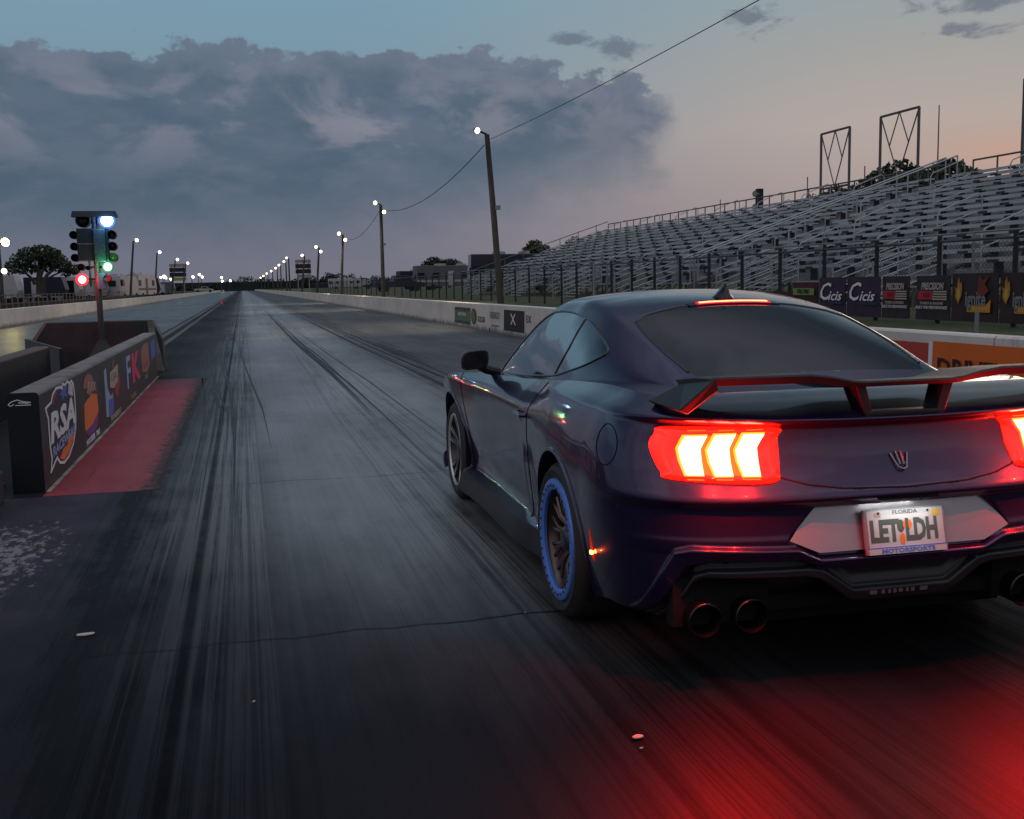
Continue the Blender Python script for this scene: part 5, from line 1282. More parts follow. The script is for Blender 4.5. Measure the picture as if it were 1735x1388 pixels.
def build_body():
    NV = 150; ny = 430
    ys = np.linspace(Y0F, Y0R, ny)
    # even spacing of the rear columns along the outline
    ss = np.sin(np.linspace(0, math.pi/2, 4000)); fx = 1.03*ss; fy_ = .65*np.maximum(1-ss**NR, 0)**(1/NR)
    L = np.concatenate([[0], np.cumsum(np.hypot(np.diff(fx), np.diff(fy_)))]); nr = 215
    sp = np.interp(np.linspace(0, L[-1], nr), L, ss)[1:]
    srear = np.concatenate([-sp[::-1][1:], [0], sp[:-1]])          # s from about -1 to +1
    kind = np.array(['L']*ny+['B']*len(srear)+['R']*ny); val = np.concatenate([ys, srear, ys[::-1]])
    sf = np.linspace(1, -1, 42)[1:-1]; kind = np.concatenate([kind, ['F']*len(sf)]); val = np.concatenate([val, sf]); NC = len(val)
    v = np.linspace(0, 1, NV)
    P = np.zeros((NC, NV, 3)); A = np.zeros((NC, NV)); Z = np.zeros((NC, NV))
    ynom = np.where(kind == 'B', -.9, np.where(kind == 'F', 3.5, val))
    yb = np.where(kind == 'B', Y0R-.6*np.maximum(1-np.abs(val)**NR, 0)**(1/NR), ynom)
    yb = np.where(kind == 'F', Y0F+.62*np.maximum(1-np.abs(val)**2.6, 0)**(1/2.6), yb)
    zb, zt = zbot(yb), ztop(yb)
    Z = zb[:,None]+(zt-zb)[:,None]*v[None,:]
    side = (kind == 'L') | (kind == 'R'); rear = kind == 'B'
    Hr = hw(np.full_like(Z, Y0R), Z)
    A = np.where(side[:,None], val[:,None]+0*Z, np.where(rear[:,None], val[:,None]*Hr, val[:,None]+0*Z))
    def snap(mask, polys, lim):
        idx = np.argwhere(mask); Q = np.stack([A[mask], Z[mask]], 1); d0 = np.full(len(Q), 1e9); T = Q.copy()
        for poly, cl in polys:
            d, q = seg_near(Q, poly, cl); k = d < d0; d0[k] = d[k]; T[k] = q[k]
        k = d0 < lim; Q[k] = T[k]; A[mask] = Q[:,0]; Z[mask] = Q[:,1]
    inner = np.zeros((NC, NV), bool); inner[:,1:-1] = True
    snap(side[:,None] & inner, [(ARCHES[0], True), (ARCHES[1], True)], .0042)
    snap(side[:,None] & inner, [(DOOR, True)], .0034)
    snap(rear[:,None] & inner, [(TRUNK, False), (LIGHT, True), ([(-a, b) for a, b in LIGHT], True), (PLATEP, True), (dense([(a, b-.007) for a, b in _ZG1], 6), False), (dense([(-a, b-.007) for a, b in _ZG1], 6), False)], .0033)
    for k_ in range(NC):
        z = Z[k_]
        if side[k_]:
            x = hw(A[k_], z); P[k_,:,0] = -x if kind[k_] == 'L' else x; P[k_,:,1] = A[k_]
        elif rear[k_]:
            s = A[k_]/hw(np.full_like(z, Y0R), z); P[k_,:,0], P[k_,:,1] = rear_pt(s, z)
        else:
            H = hw(np.full_like(z, Y0F), z); P[k_,:,0] = H*val[k_]; P[k_,:,1] = Y0F+.62*max(1-abs(val[k_])**2.6, 0)**(1/2.6)*(1-.12*sst(z, .5, .9))
        P[k_,:,2] = z
    V = P.reshape(-1, 3)
    ii, jj = np.meshgrid(np.arange(NC), np.arange(NV-1), indexing='ij'); i2 = (ii+1) % NC
    F = np.stack([ii*NV+jj, ii*NV+jj+1, i2*NV+jj+1, i2*NV+jj], -1).reshape(-1, 4)
    fk = kind[ii.ravel()]
    # a face belongs to the side/rear if all its columns do; mixed columns count as plain body
    k1 = kind[i2.ravel()]; pure = fk == k1
    Af, Zf = A.reshape(-1)[F].mean(1), Z.reshape(-1)[F].mean(1); C2 = np.stack([Af, Zf], 1)
    sd = pure & ((fk == 'L') | (fk == 'R')); rr = pure & (fk == 'B')
    hole = sd & (((Af-0)**2+(Zf-AZ)**2 < ARCH**2) | ((Af-2.72)**2+(Zf-AZ)**2 < ARCH**2))
    door = sd & inside(C2, DOOR) & ~hole
    trunk = rr & inside(C2, TRUNK)
    zr = poly_lin(np.abs(Af), _ZG1)-.007; bump = rr & ~trunk & (Zf < .715); diff = bump & (Zf < zr)
    lamp_ = rr & (inside(np.stack([np.abs(Af), Zf], 1), LIGHT))
    plate = diff*0 > 1
    rest = ~(hole | door | trunk | bump)
    bump &= ~(rr & inside(C2, [(a*.985, .573+(b-.573)*.97) for a, b in PLATEP]))
    # top cap rows joining left and right edges
    top = P[:, -1, :]; Lc = list(range(ny))+[ny+q for q in range(len(srear)//2+1)]
    Rc = [ny*2+len(srear)-1-q for q in range(ny)]+[ny+len(srear)-1-q for q in range(len(srear)//2+1)]
    nx = 24; cap = np.array([[top[a]*(1-t)+top[b]*t for t in np.linspace(0, 1, nx+1)] for a, b in zip(Lc, Rc)])
    nrw = len(Lc); CV = cap.reshape(-1, 3); a, b = np.meshgrid(np.arange(nrw-1), np.arange(nx), indexing='ij')
    CF_ = np.stack([a*(nx+1)+b, a*(nx+1)+b+1, (a+1)*(nx+1)+b+1, (a+1)*(nx+1)+b], -1).reshape(-1, 4)
    yc = CV[CF_].mean(1)[:,1]; xc = CV[CF_].mean(1)[:,0]
    tr = (yc < -.62) & (np.abs(xc) < .62)
    V_all = np.concatenate([V, CV]); CF2 = CF_+len(V)
    body = set_mesh('body', V_all, np.concatenate([F[rest & ~lamp_], CF2[~tr]]), M_['paint'], car)
    set_mesh('trunk_lid', V_all, np.concatenate([F[trunk & ~lamp_], CF2[tr]]), M_['paint'], car)
    bm_ = set_mesh('rear_bumper', V_all, F[bump & ~diff], M_['paint'], car)
    set_mesh('diffuser', V_all, F[diff], M_['plastic'], bm_)
    for sgn, k_ in ((-1, 'L'), (1, 'R')): set_mesh('door', V_all, F[door & (fk == k_)], M_['paint'], car)
    
    for sg in (-1, 1): set_mesh('lamp_housing', V_all, F[lamp_ & (np.sign(Af) == sg)], M_['lens'], car)
    return P
BP = build_body()
def pt_side(y, z, sgn=-1, off=0.0): return Vector((sgn*(float(hw(np.array(y), np.array(z)))+off), y, z))
def seam(pts, r=.0028, m_='well', parent=car, name='panel_gap'):
    return MB().tube(pts, r, 6).build(name, M_[m_], parent, True)
def rpt(x, z, off=0.0, disp=False):
    H = float(hw(np.array(Y0R), np.array(z))); X, Y = rear_pt(np.array(x/H), np.array(z), disp); return Vector((float(X), float(Y)-off, z))
# panel gaps
for sg in (-1, 1):
    d_ = [q for q in DOOR if q[1] < 1.05]
    rear_edge = [(.54,.985)]+[(.60,.93),(.655,.85),(.668,.66),(.735,.45),(.78,.275)]
    front_edge = [(2.24,.275),(2.30,.55),(2.36,.78),(2.42,.895)]
    seam([pt_side(y, z, sg) for y, z in dense(rear_edge, 8)], .003); seam([pt_side(y, z, sg) for y, z in dense(front_edge, 8)], .003)
seam([rpt(x, z, 0, True) for x, z in dense([q for q in TRUNK if q[1] < 1.03], 10)], .0035)
fp = [(-.955,.868)]
fd = []
for i in range(41):
    a = 2*math.pi*i/40; 
    # fuel door lies on the rear corner: walk around it in outline length and height
    u, w_ = .073*math.cos(a), .074*math.sin(a)
    z = .858+w_; H = float(hw(np.array(Y0R), np.array(z)))
    s0 = .955; y0_ = float(rear_pt(np.array(-s0), np.array(z), False)[1])
    yt = -.632+u+.3*w_; f = min(max((yt-Y0R)/(float(pchip(z, *_YB))-Y0R), 1e-4), .999); s = (1-f**NR)**(1/NR)
    X, Y = rear_pt(np.array(-s), np.array(z), False); fd.append(Vector((float(X)-.0005, float(Y), z)))
seam(fd, .0022, 'well', car, 'fuel_door')
# wheel arches: lip and liner
for sg in (-1, 1):
    for cy_ in (0, 2.72):
        vs = []; n = 60; fs = []
        a0, a1 = math.asin(max(-1, (.16-AZ)/ARCH)), math.pi-math.asin((.16-AZ)/ARCH)
        for i in range(n+1):
            a = a0+(a1-a0)*i/n; y, z = cy_+ARCH*math.cos(a), AZ+ARCH*math.sin(a); X = float(hw(np.array(y), np.array(z)))
            for (dx, dr) in ((-.001,.016),(.007,.012),(.007,.0),(-.045,-.004)):
                y2, z2 = cy_+(ARCH+dr)*math.cos(a), AZ+(ARCH+dr)*math.sin(a)
                X2 = float(hw(np.array(y2), np.array(max(z2,.15)))) if dr > .005 else X
                vs.append((sg*(X2+dx), y2, z2))
            if i:
                for k in range(3): q = (4*i-4+k, 4*i-3+k, 4*i+1+k, 4*i+k); fs.append(q if sg > 0 else q[::-1])
        mk('wheel_arch', vs, fs, M_['paint'], car, smooth=True, sharp=50)
        vs = []; fs = []
        for i in range(n+1):
            a = a0+(a1-a0)*i/n
            for x in (.985, .62): vs.append((sg*x, cy_+(ARCH-.004)*math.cos(a), AZ+(ARCH-.004)*math.sin(a)))
            if i: fs.append((2*i-2,2*i-1,2*i+1,2*i))
        b = len(vs); vs += [(sg*.62, cy_-.5, .1),(sg*.62, cy_+.5,.1),(sg*.62,cy_+.5,.8),(sg*.62,cy_-.5,.8)]; fs.append((b,b+1,b+2,b+3))
        mk('arch_liner', vs, fs, M_['well'], car)
MB().box(-.60,.60,-.80,3.3,.17,.50).box(-.86,.86,.45,2.27,.171,.499).build('underbody', M_['well'], car)
# sill skirt blade
for sg in (-1, 1):
    vs = []; fs = []; n = 40
    for i in range(n+1):
        y = .398+(2.30-.398)*i/n; X = float(hw(np.array(y), np.array(.2)))
        for x, z in ((X-.02,.145),(X+.028,.135),(X+.034,.155),(X+.012,.255),(X-.07,.284)): vs.append((sg*x, y, z))
        if i:
            for k in range(4): q = (5*i-5+k,5*i-4+k,5*i+1+k,5*i+k); fs.append(q if sg < 0 else q[::-1])
    fs.append((0,1,2,3,4)); fs.append(tuple(range(5*n+4,5*n-1,-1)))
    mk('side_skirt', vs, fs, M_['plastic'], car, smooth=True, sharp=30)

# ------------------------------------------------------------------ canopy
WIN = [(2.10,.918),(1.93,1.045),(1.76,1.155),(1.60,1.235),(1.45,1.285),(1.28,1.306),(1.08,1.306),(.885,1.293),(.695,1.269),(.55,1.238),(.413,1.203),(.31,1.174),(.258,1.153),(.252,1.132),(.32,1.102),(.43,1.066),(.60,1.030),(.757,1.0),(1.163,.966),(1.52,.943),(2.0,.918)]
BACK = [(-.540,.29),(-.47,.355),(-.30,.395),(0,.412),(.30,.395),(.47,.355),(.540,.29),(.556,.10),(.552,-.12),(.535,-.33),(.50,-.41),(.3,-.435),(0,-.44),(-.3,-.435),(-.50,-.41),(-.535,-.33),(-.552,-.12),(-.556,.10)]
FRONTW = [(-.50,1.50),(0,1.56),(.50,1.50),(.57,1.80),(.58,2.25),(-.58,2.25),(-.57,1.80)]
def build_canopy():
    ys = np.arange(2.40, -.80, -.0075); n = 96
    S = [section(y, n) for y in ys]; X = np.array([s[0] for s in S]); Zs = np.array([s[1] for s in S])
    Yv = np.repeat(ys[:,None], n, 1)
    half = n//2
    # full width: right half mirrored
    Xf = np.concatenate([-X[:,::-1], X[:,1:]], 1); Zf = np.concatenate([Zs[:,::-1], Zs[:,1:]], 1); Yf = np.repeat(ys[:,None], 2*n-1, 1)
    nc = 2*n-1; colid = np.concatenate([np.arange(n)[::-1], np.arange(1, n)])
    sidec = (colid > half-9); topc = colid < half-1
    def fix(mask, poly, mode):
        if mode == 'side': Q = np.stack([Yf[mask], Zf[mask]], 1)
        else: Q = np.stack([Xf[mask], Yf[mask]], 1)
        d, T = seg_near(Q, poly, True); k = d < .0042
        idx = np.argwhere(mask)[k]
        for (i, j), q in zip(idx, T[k]):
            if mode == 'side':
                y, z = q; sx, sz = section(y, n); h = half-9
                x = np.interp(-z, -sz[h:], sx[h:]); Xf[i,j] = math.copysign(x, Xf[i,j]); Yf[i,j] = y; Zf[i,j] = z
            else:
                x, y = q; sx, sz = section(y, n); h = half+6
                Zf[i,j] = np.interp(abs(x), sx[:h], sz[:h]); Xf[i,j] = x; Yf[i,j] = y
    fix(np.repeat(sidec[None,:], len(ys), 0), WIN, 'side'); tm = np.repeat(topc[None,:], len(ys), 0)
    fix(tm, BACK, 'top'); fix(tm, FRONTW, 'top')
    V = np.stack([Xf, Yf, Zf], -1).reshape(-1, 3)
    a, b = np.meshgrid(np.arange(len(ys)-1), np.arange(nc-1), indexing='ij')
    F = np.stack([a*nc+b, a*nc+b+1, (a+1)*nc+b+1, (a+1)*nc+b], -1).reshape(-1, 4)
    c = V[F].mean(1); sc = sidec[b.ravel()]; tc = topc[b.ravel()]
    w = sc & inside(c[:,[1,2]], WIN); bk = tc & inside(c[:,[0,1]], BACK); fw = tc & inside(c[:,[0,1]], FRONTW)
    set_mesh('roof', V, F[~(w | bk | fw)], M_['paint'], car)
    for sg in (-1, 1):
        s_ = w & (np.sign(c[:,0]) == sg); bl = np.interp(c[:,2], [1.003,1.137,1.262], [.763,.742,.773])
        f1 = s_ & (c[:,1] > bl); f2 = s_ & (c[:,1] <= bl)
        set_mesh('door_window', V, F[f1], M_['side_glass'], car); set_mesh('quarter_window', V, F[f2], M_['side_glass'], car)
    set_mesh('rear_window', V, F[bk], M_['tint'], car); set_mesh('windscreen', V, F[fw], M_['tint'], car)
build_canopy()
def cside(y, z, sg, off=0):
    sx, sz = section(y, 96); x = np.interp(-z, -sz[39:], sx[39:]); return Vector((sg*(x+off), y, z))
def ctop(x, y, off=0):
    sx, sz = section(y, 96); return Vector((x, y, float(np.interp(abs(x), sx[:54], sz[:54]))+off))
for sg in (-1, 1):
    pts = [cside(y, z, sg) for y, z in smooth_poly(WIN, 4)]; seam(pts+[pts[0]], .0065, 'trim', car, 'window_trim')
    seam([cside(y, z, sg) for y, z in ((.779,1.281),(.765,1.215),(.742,1.137),(.748,1.07),(.763,1.0))], .006, 'trim', car, 'window_divider')
    seam([ctop(sg*x, y) for x, y in dense([(.0,.412),(.30,.395),(.47,.355),(.540,.29),(.556,.10),(.552,-.12),(.535,-.33)], 5)], .006, 'trim', car, 'rear_window_trim')
# high brake light and aerial fin
def strip(x0, x1, y0, y1, n, off, name, m_, parent=car):
    vs = []; fs = []
    for i in range(n+1):
        x = x0+(x1-x0)*i/n; yc = -.04*(x/.5)**2
        for y, o in ((y0+yc, -.004), (y0+yc, off), (y1+yc, off), (y1+yc, -.004)): vs.append(ctop(x, y, o))
        if i:
            for k in range(3): fs.append((4*i-4+k,4*i-3+k,4*i+1+k,4*i+k))
    return mk(name, vs, fs, M_[m_], parent, smooth=True, sharp=30)
hb = strip(-.235, .235, .385, .43, 24, .006, 'high_brake_light', 'trim')
strip(-.19, .19, .388, .418, 20, .010, 'brake_strip_edge', 'bar3_edge', hb); strip(-.178, .178, .396, .410, 20, .013, 'brake_strip', 'bar3', hb)
fin = MB(); prof = [(.0,.04),(.02,.036),(.05,.02),(.075,.011),(.085,.004)]
vs = []; fs = []; N = 16
for k, (h, wd) in enumerate([(0,.05),(.008,.046),(.022,.030),(.042,.017),(.062,.009),(.072,.004)]):
    l0, l1 = -.085+h*.35, .085-h*1.35
    for j in range(N):
        a = 2*math.pi*j/N; vs.append((wd*math.cos(a), .53+(l0+l1)/2+(l1-l0)/2*math.sin(a), float(cT(np.array(.53)))+h-.004))
    if k:
        for j in range(N): fs.append(((k-1)*N+j,(k-1)*N+(j+1)%N,k*N+(j+1)%N,k*N+j))
fs.append(tuple(range((len(vs)-N), len(vs))))
mk('aerial_fin', vs, fs, M_['trim'], car, smooth=True, sharp=60)

# ------------------------------------------------------------------ tail lights
CH = [([(-.780,.911),(-.805,.870),(-.803,.830),(-.794,.782)], [(-.710,.913),(-.736,.869),(-.738,.830),(-.739,.782)]),
      ([(-.679,.916),(-.712,.865),(-.710,.825),(-.699,.779)], [(-.612,.917),(-.640,.870),(-.642,.825),(-.642,.779)]),
      ([(-.582,.918),(-.616,.864),(-.614,.825),(-.604,.778)], [(-.511,.917),(-.543,.872),(-.545,.825),(-.547,.777)])]
def loft(name, L_, R_, sg, off, th, m_, parent, nu=6):
    L2 = dense(L_, 3); R2 = dense(R_, 3); n = len(L2); vs = []; fs = []
    for i in range(n):
        for j in range(nu+1):
            t = j/nu; x = L2[i][0]*(1-t)+R2[i][0]*t; z = L2[i][1]*(1-t)+R2[i][1]*t; vs.append(rpt(sg*-x if sg > 0 else x, z, off+th))
    m = len(vs)
    for i in range(n-1):
        for j in range(nu):
            q = (i*(nu+1)+j, i*(nu+1)+j+1, (i+1)*(nu+1)+j+1, (i+1)*(nu+1)+j); fs.append(q)
    ring = [j for j in range(nu+1)]+[i*(nu+1)+nu for i in range(1, n)]+[(n-1)*(nu+1)+j for j in range(nu-1, -1, -1)]+[i*(nu+1) for i in range(n-2, 0, -1)]
    base = [Vector((vs[k].x, vs[k].y+th, vs[k].z)) for k in ring]; vs += base
    for k in range(len(ring)): a, b = ring[k], ring[(k+1) % len(ring)]; fs.append((a, b, m+(k+1) % len(ring), m+k))
    o = mk(name, vs, fs, m_, parent)
    bm = bmesh.new(); bm.from_mesh(o.data); bmesh.ops.recalc_face_normals(bm, faces=bm.faces); bm.to_mesh(o.data); bm.free()
    return o
def conc(poly, sg, off, rings=(1.025,1.015,.8,.6,.4,.2)):
    P_ = dense(list(poly)+[poly[0]], 2)[:-1]; c = np.mean(P_, 0); vs = []; fs = []; n = len(P_)
    for k, s in enumerate(rings):
        for a, b in P_: x, z = c[0]+(a-c[0])*s, c[1]+(b-c[1])*s; vs.append(rpt(sg*x, z, off if k else off-.016))
        if k:
            for j in range(n): fs.append(((k-1)*n+j,(k-1)*n+(j+1)%n,k*n+(j+1)%n,k*n+j))
    fs.append(tuple(range((len(rings)-1)*n, len(rings)*n))); return vs, fs
for sg in (-1, 1):
    vs, fs = conc(LIGHT, sg, .006)
    tl = mk('tail_light', vs, fs, M_['lens'], car, smooth=True)
    bm = bmesh.new(); bm.from_mesh(tl.data); bmesh.ops.recalc_face_normals(bm, faces=bm.faces); bm.to_mesh(tl.data); bm.free()
    for Lp, Rp in CH:
        Le = [(Lp[0][0]-.007, Lp[0][1]+.006)]+[(a-.008, b) for a, b in Lp[1:-1]]+[(Lp[-1][0]-.006, Lp[-1][1]-.005)]
        Re = [(Rp[0][0]+.005, Rp[0][1]+.006)]+[(a+.003, b) for a, b in Rp[1:-1]]+[(Rp[-1][0]+.003, Rp[-1][1]-.005)]
        loft('light_bar_edge', Le, Re, sg, .002, .008, M_['bar_edge'], tl); loft('light_bar', Lp, Rp, sg, .004, .010, M_['bar'], tl)
    for k in range(2):
        Rp = CH[k][1]; Lp = CH[k+1][0]
        loft('light_gap', [(a+.004, b) for a, b in Rp], [(a-.009, b) for a, b in Lp], sg, .001, .006, M_['bar_gap'], tl)
    for k in range(3):
        L0, R0 = CH[k][0], CH[k][1]
        loft('reflector_line', [(L0[0][0]+.01,.934),(L0[0][0]+.012,.930)], [(R0[0][0],.935),(R0[0][0]-.002,.931)], sg, .002, .006, M_['bar_gap'], tl, 4)
        loft('reflector_line', [(L0[3][0],.768),(L0[3][0]+.002,.764)], [(R0[3][0],.767),(R0[3][0],.763)], sg, .002, .006, M_['bar_gap'], tl, 4)
    # unseen points added off the lens imitate bloom; spot beams back over the bumper
    for (x, z, e) in ((-.74,.83,8.0),(-.60,.83,8.0)):
        l = bpy.data.lights.new('brake_bloom', 'POINT'); l.energy = e; l.color = (1,.008,.003); l.shadow_soft_size = 0.0
        lo = bpy.data.objects.new('brake_bloom_light', l); COL.objects.link(lo); lo.parent = tl; p = rpt(-sg*x, z, .165); lo.location = p
    l = bpy.data.lights.new('brake_beam', 'SPOT'); l.energy = 90; l.color = (1,.006,.002); l.shadow_soft_size = .03; l.spot_size = R(112); l.spot_blend = 1.0
    lo = bpy.data.objects.new('brake_beam_light', l); COL.objects.link(lo); lo.parent = tl; lo.location = rpt(sg*.67, .85, .08); lo.rotation_euler = (R(47), 0, R(180-sg*4))
# side marker on the bumper corner
for sg in (-1, 1):
    vs = []
    pts = [(-1.0,.500,.004),(-1.0,.385,.016)]
    def corner(z, y):
        f = min(max((y-Y0R)/(float(pchip(z, *_YB))-Y0R), 1e-4), .999); s = (1-f**NR)**(1/NR); X, Y = rear_pt(np.array(-s), np.array(z), False); return Vector((-sg*float(X), float(Y), z))
    mb = MB(); mb.tube([corner(.505,-.50)+Vector((-0*sg,0,0)), corner(.46,-.50), corner(.425,-.505), corner(.40,-.508), corner(.375,-.50)], [.003,.006,.009,.009,.004], 8)
    sm = mb.build('side_marker', mat('marker_lens', (.4,.02,.01), .2, emis=(1,.05,.01), estr=.16), car, True)
    q = corner(.412,-.506); MB().lathe([(0,-.012),(.008,-.009),(.011,0),(.008,.009),(0,.012)], (q.x+sg*.004, q.y, q.z), 'x', 12).build('marker_bulb', emit('marker_glow', (1,.30,.06), 9), sm, True)
    l = bpy.data.lights.new('marker_lamp', 'POINT'); l.energy = .07; l.color = (1,.08,.02); l.shadow_soft_size = 0
    lo = bpy.data.objects.new('marker_light', l); COL.objects.link(lo); lo.parent = sm; lo.location = q+Vector((sg*.035,-.02,0))

# ------------------------------------------------------------------ rear details
# angled panel behind the plate
zs_ = ((.492,-1.040),(.655,-1.012))
def pl(x, z, o=0.0): t = (z-.492)/(.655-.492); return (x, -1.058+t*.045-o, z)
pp = mk('plate_panel', [pl(a, b) for a, b in PLATEP], [tuple(range(6))], mat('gloss_plate_panel', (.42,.38,.39), .25, .6, coat=.6), car)
bm = bmesh.new(); bm.from_mesh(pp.data); bmesh.ops.recalc_face_normals(bm, faces=bm.faces); bm.to_mesh(pp.data); bm.free()
PXC, PZ0, PZ1, PWD = .0, .478, .633, .158
npl = empty('number_plate', (0, 0, 0)); npl.parent = car
Mp = Matrix.Translation((PXC, -1.066, (PZ0+PZ1)/2)) @ Matrix.Rotation(R(-13), 4, 'X')
def pbox(name, x0, x1, z0, z1, d0, d1, m_, bev=0):
    o = MB().box(x0, x1, -d1, -d0, z0, z1).build(name, m_, npl, bev=bev); o.matrix_local = Mp; return o
M_['plate_white'] = mat('plate_white', (.52,.51,.50), .5, noise=(9,.4,(.42,.42,.40)))
pbox('plate_frame', -.164, .164, -.084, .080, -.012, .004, mat('plate_frame_chrome', (.35,.33,.34), .3, .6), .003)
pbox('plate_sheet', -.153, .153, -.058, .074, .004, .006, M_['plate_white'])
pbox('frame_strip', -.156, .156, -.083, -.0615, .004, .008, M_['plate_white']); pbox('frame_line', -.156, .156, -.0615, -.058, .004, .0085, M_['inkblue'])
def ptext(txt, x, z, h, m_, sx=1, bold=0, d=.0065, ext=.0004):
    o = text_mesh(txt, 'plate_lettering', m_, npl, frame((x, -d, z), (1,0,0), (0,0,1)), h, sx, ext, 0, bold); o.data.transform(Mp); return o
M_['plate_ink'] = mat('plate_ink', (.075,.10,.085), .5)
ptext('LET', -.088, -.004, .105, M_['plate_ink'], .70, .005); ptext('LDH', .062, -.004, .105, M_['plate_ink'], .64, .005)
ptext('MOTORSPORTS', .0, -.0725, .021, M_['inkblue'], 1.45, .0006, .0085); ptext('FLORIDA', 0, .064, .020, M_['ink_grey'], 1.25, .0004)
pbox('plate_sticker', .108, .140, .044, .066, .006, .007, mat('yellow_sticker', (.62,.46,.06), .5)); pbox('plate_sticker', -.125,-.098,.050,.066,.006,.007, mat('worn_sticker', (.45,.30,.24), .5))
def pdisc(x, z, rx, rz_, m_, d):
    o = mk('plate_fruit', [(x+rx*math.cos(a), -d, z+rz_*math.sin(a)) for a in [i*math.pi/12 for i in range(24)]], [tuple(range(24))], m_, npl); o.matrix_local = Mp
M_['fruit'] = mat('orange_print', (.80,.17,.03), .5); pdisc(.006,.018,.018,.020,M_['fruit'],.0066); pdisc(-.018,-.032,.011,.021,M_['fruit'],.0067); pdisc(-.022,.014,.015,.024,M_['plate_ink'],.0062)
pbox('painted_glare', -.1,.095,.036,.056,.0058,.0062, mat('glare_paint', (.60,.60,.57), .3))  # opaque pale strip, glare painted on the plate
pbox('plate_screw', -.112,-.104,.060,.068,.006,.009, M_['chrome']); pbox('plate_screw', .088,.096,.060,.068,.006,.009, M_['chrome'])
l = bpy.data.lights.new('plate_lamp', 'AREA'); l.energy = .26; l.color = (.95,1,1); l.shape = 'RECTANGLE'; l.size = .22; l.size_y = .012
lo = bpy.data.objects.new('plate_light', l); COL.objects.link(lo); lo.parent = npl; lo.location = (0,-1.098,.672); lo.rotation_euler = (R(-12),0,0)
MB().box(-.12,.12,-1.085,-1.04,.674,.682).build('plate_lamp_bar', M_['trim'], npl)
# emblem
mb = MB()
for x0, x1, z0, z1 in ((-.034,-.016,.828,.782),(-.011,-.005,.834,.790),(.008,.010,.834,.790),(.034,.017,.828,.782)):
    a = rpt(x0, z0, .006); b = rpt(x1, z1, .010); mb.tube([a, b], .0035, 5)
mb.tube([rpt(-.017,.780,.012), rpt(0,.774,.013), rpt(.017,.780,.012)], .004, 5)
mb.build('emblem', M_['chrome'], car, True)
# exhaust tips
for sg in (-1, 1):
    for x in (.745, .565):
        mb = MB().lathe([(.050,.25),(.060,.0),(.064,-.012),(.060,-.016),(.055,-.004),(.050,.10),(.0,.11)], (sg*x, -.985, .262), 'y', 32)
        o = mb.build('exhaust_tip', mat('exhaust_steel', (.05,.045,.045), .32, .9), car, True)
    MB().box(sg*.655-.185, sg*.655+.185, -.93, -.86, .225, .40).build('exhaust_surround', M_['well'], car)
MB().prism([(-.90,.245),(-.80,.22),(-.5,.17),(-.5,.30),(-.90,.30)], 'x', -.62, .62).build('under_tray', M_['well'], car)
# raised marks on the centre of the diffuser
for k, (x, w_) in enumerate(((-.115,.028),(-.075,.012),(-.05,.01),(-.028,.012),(-.004,.014),(.022,.01),(.045,.014),(.09,.03))):
    p = rpt(x, .328, 0, True); MB().box(x-w_/2, x+w_/2, p.y-.004, p.y+.01, .320, .334).build('diffuser_mark', M_['dmark'], car)
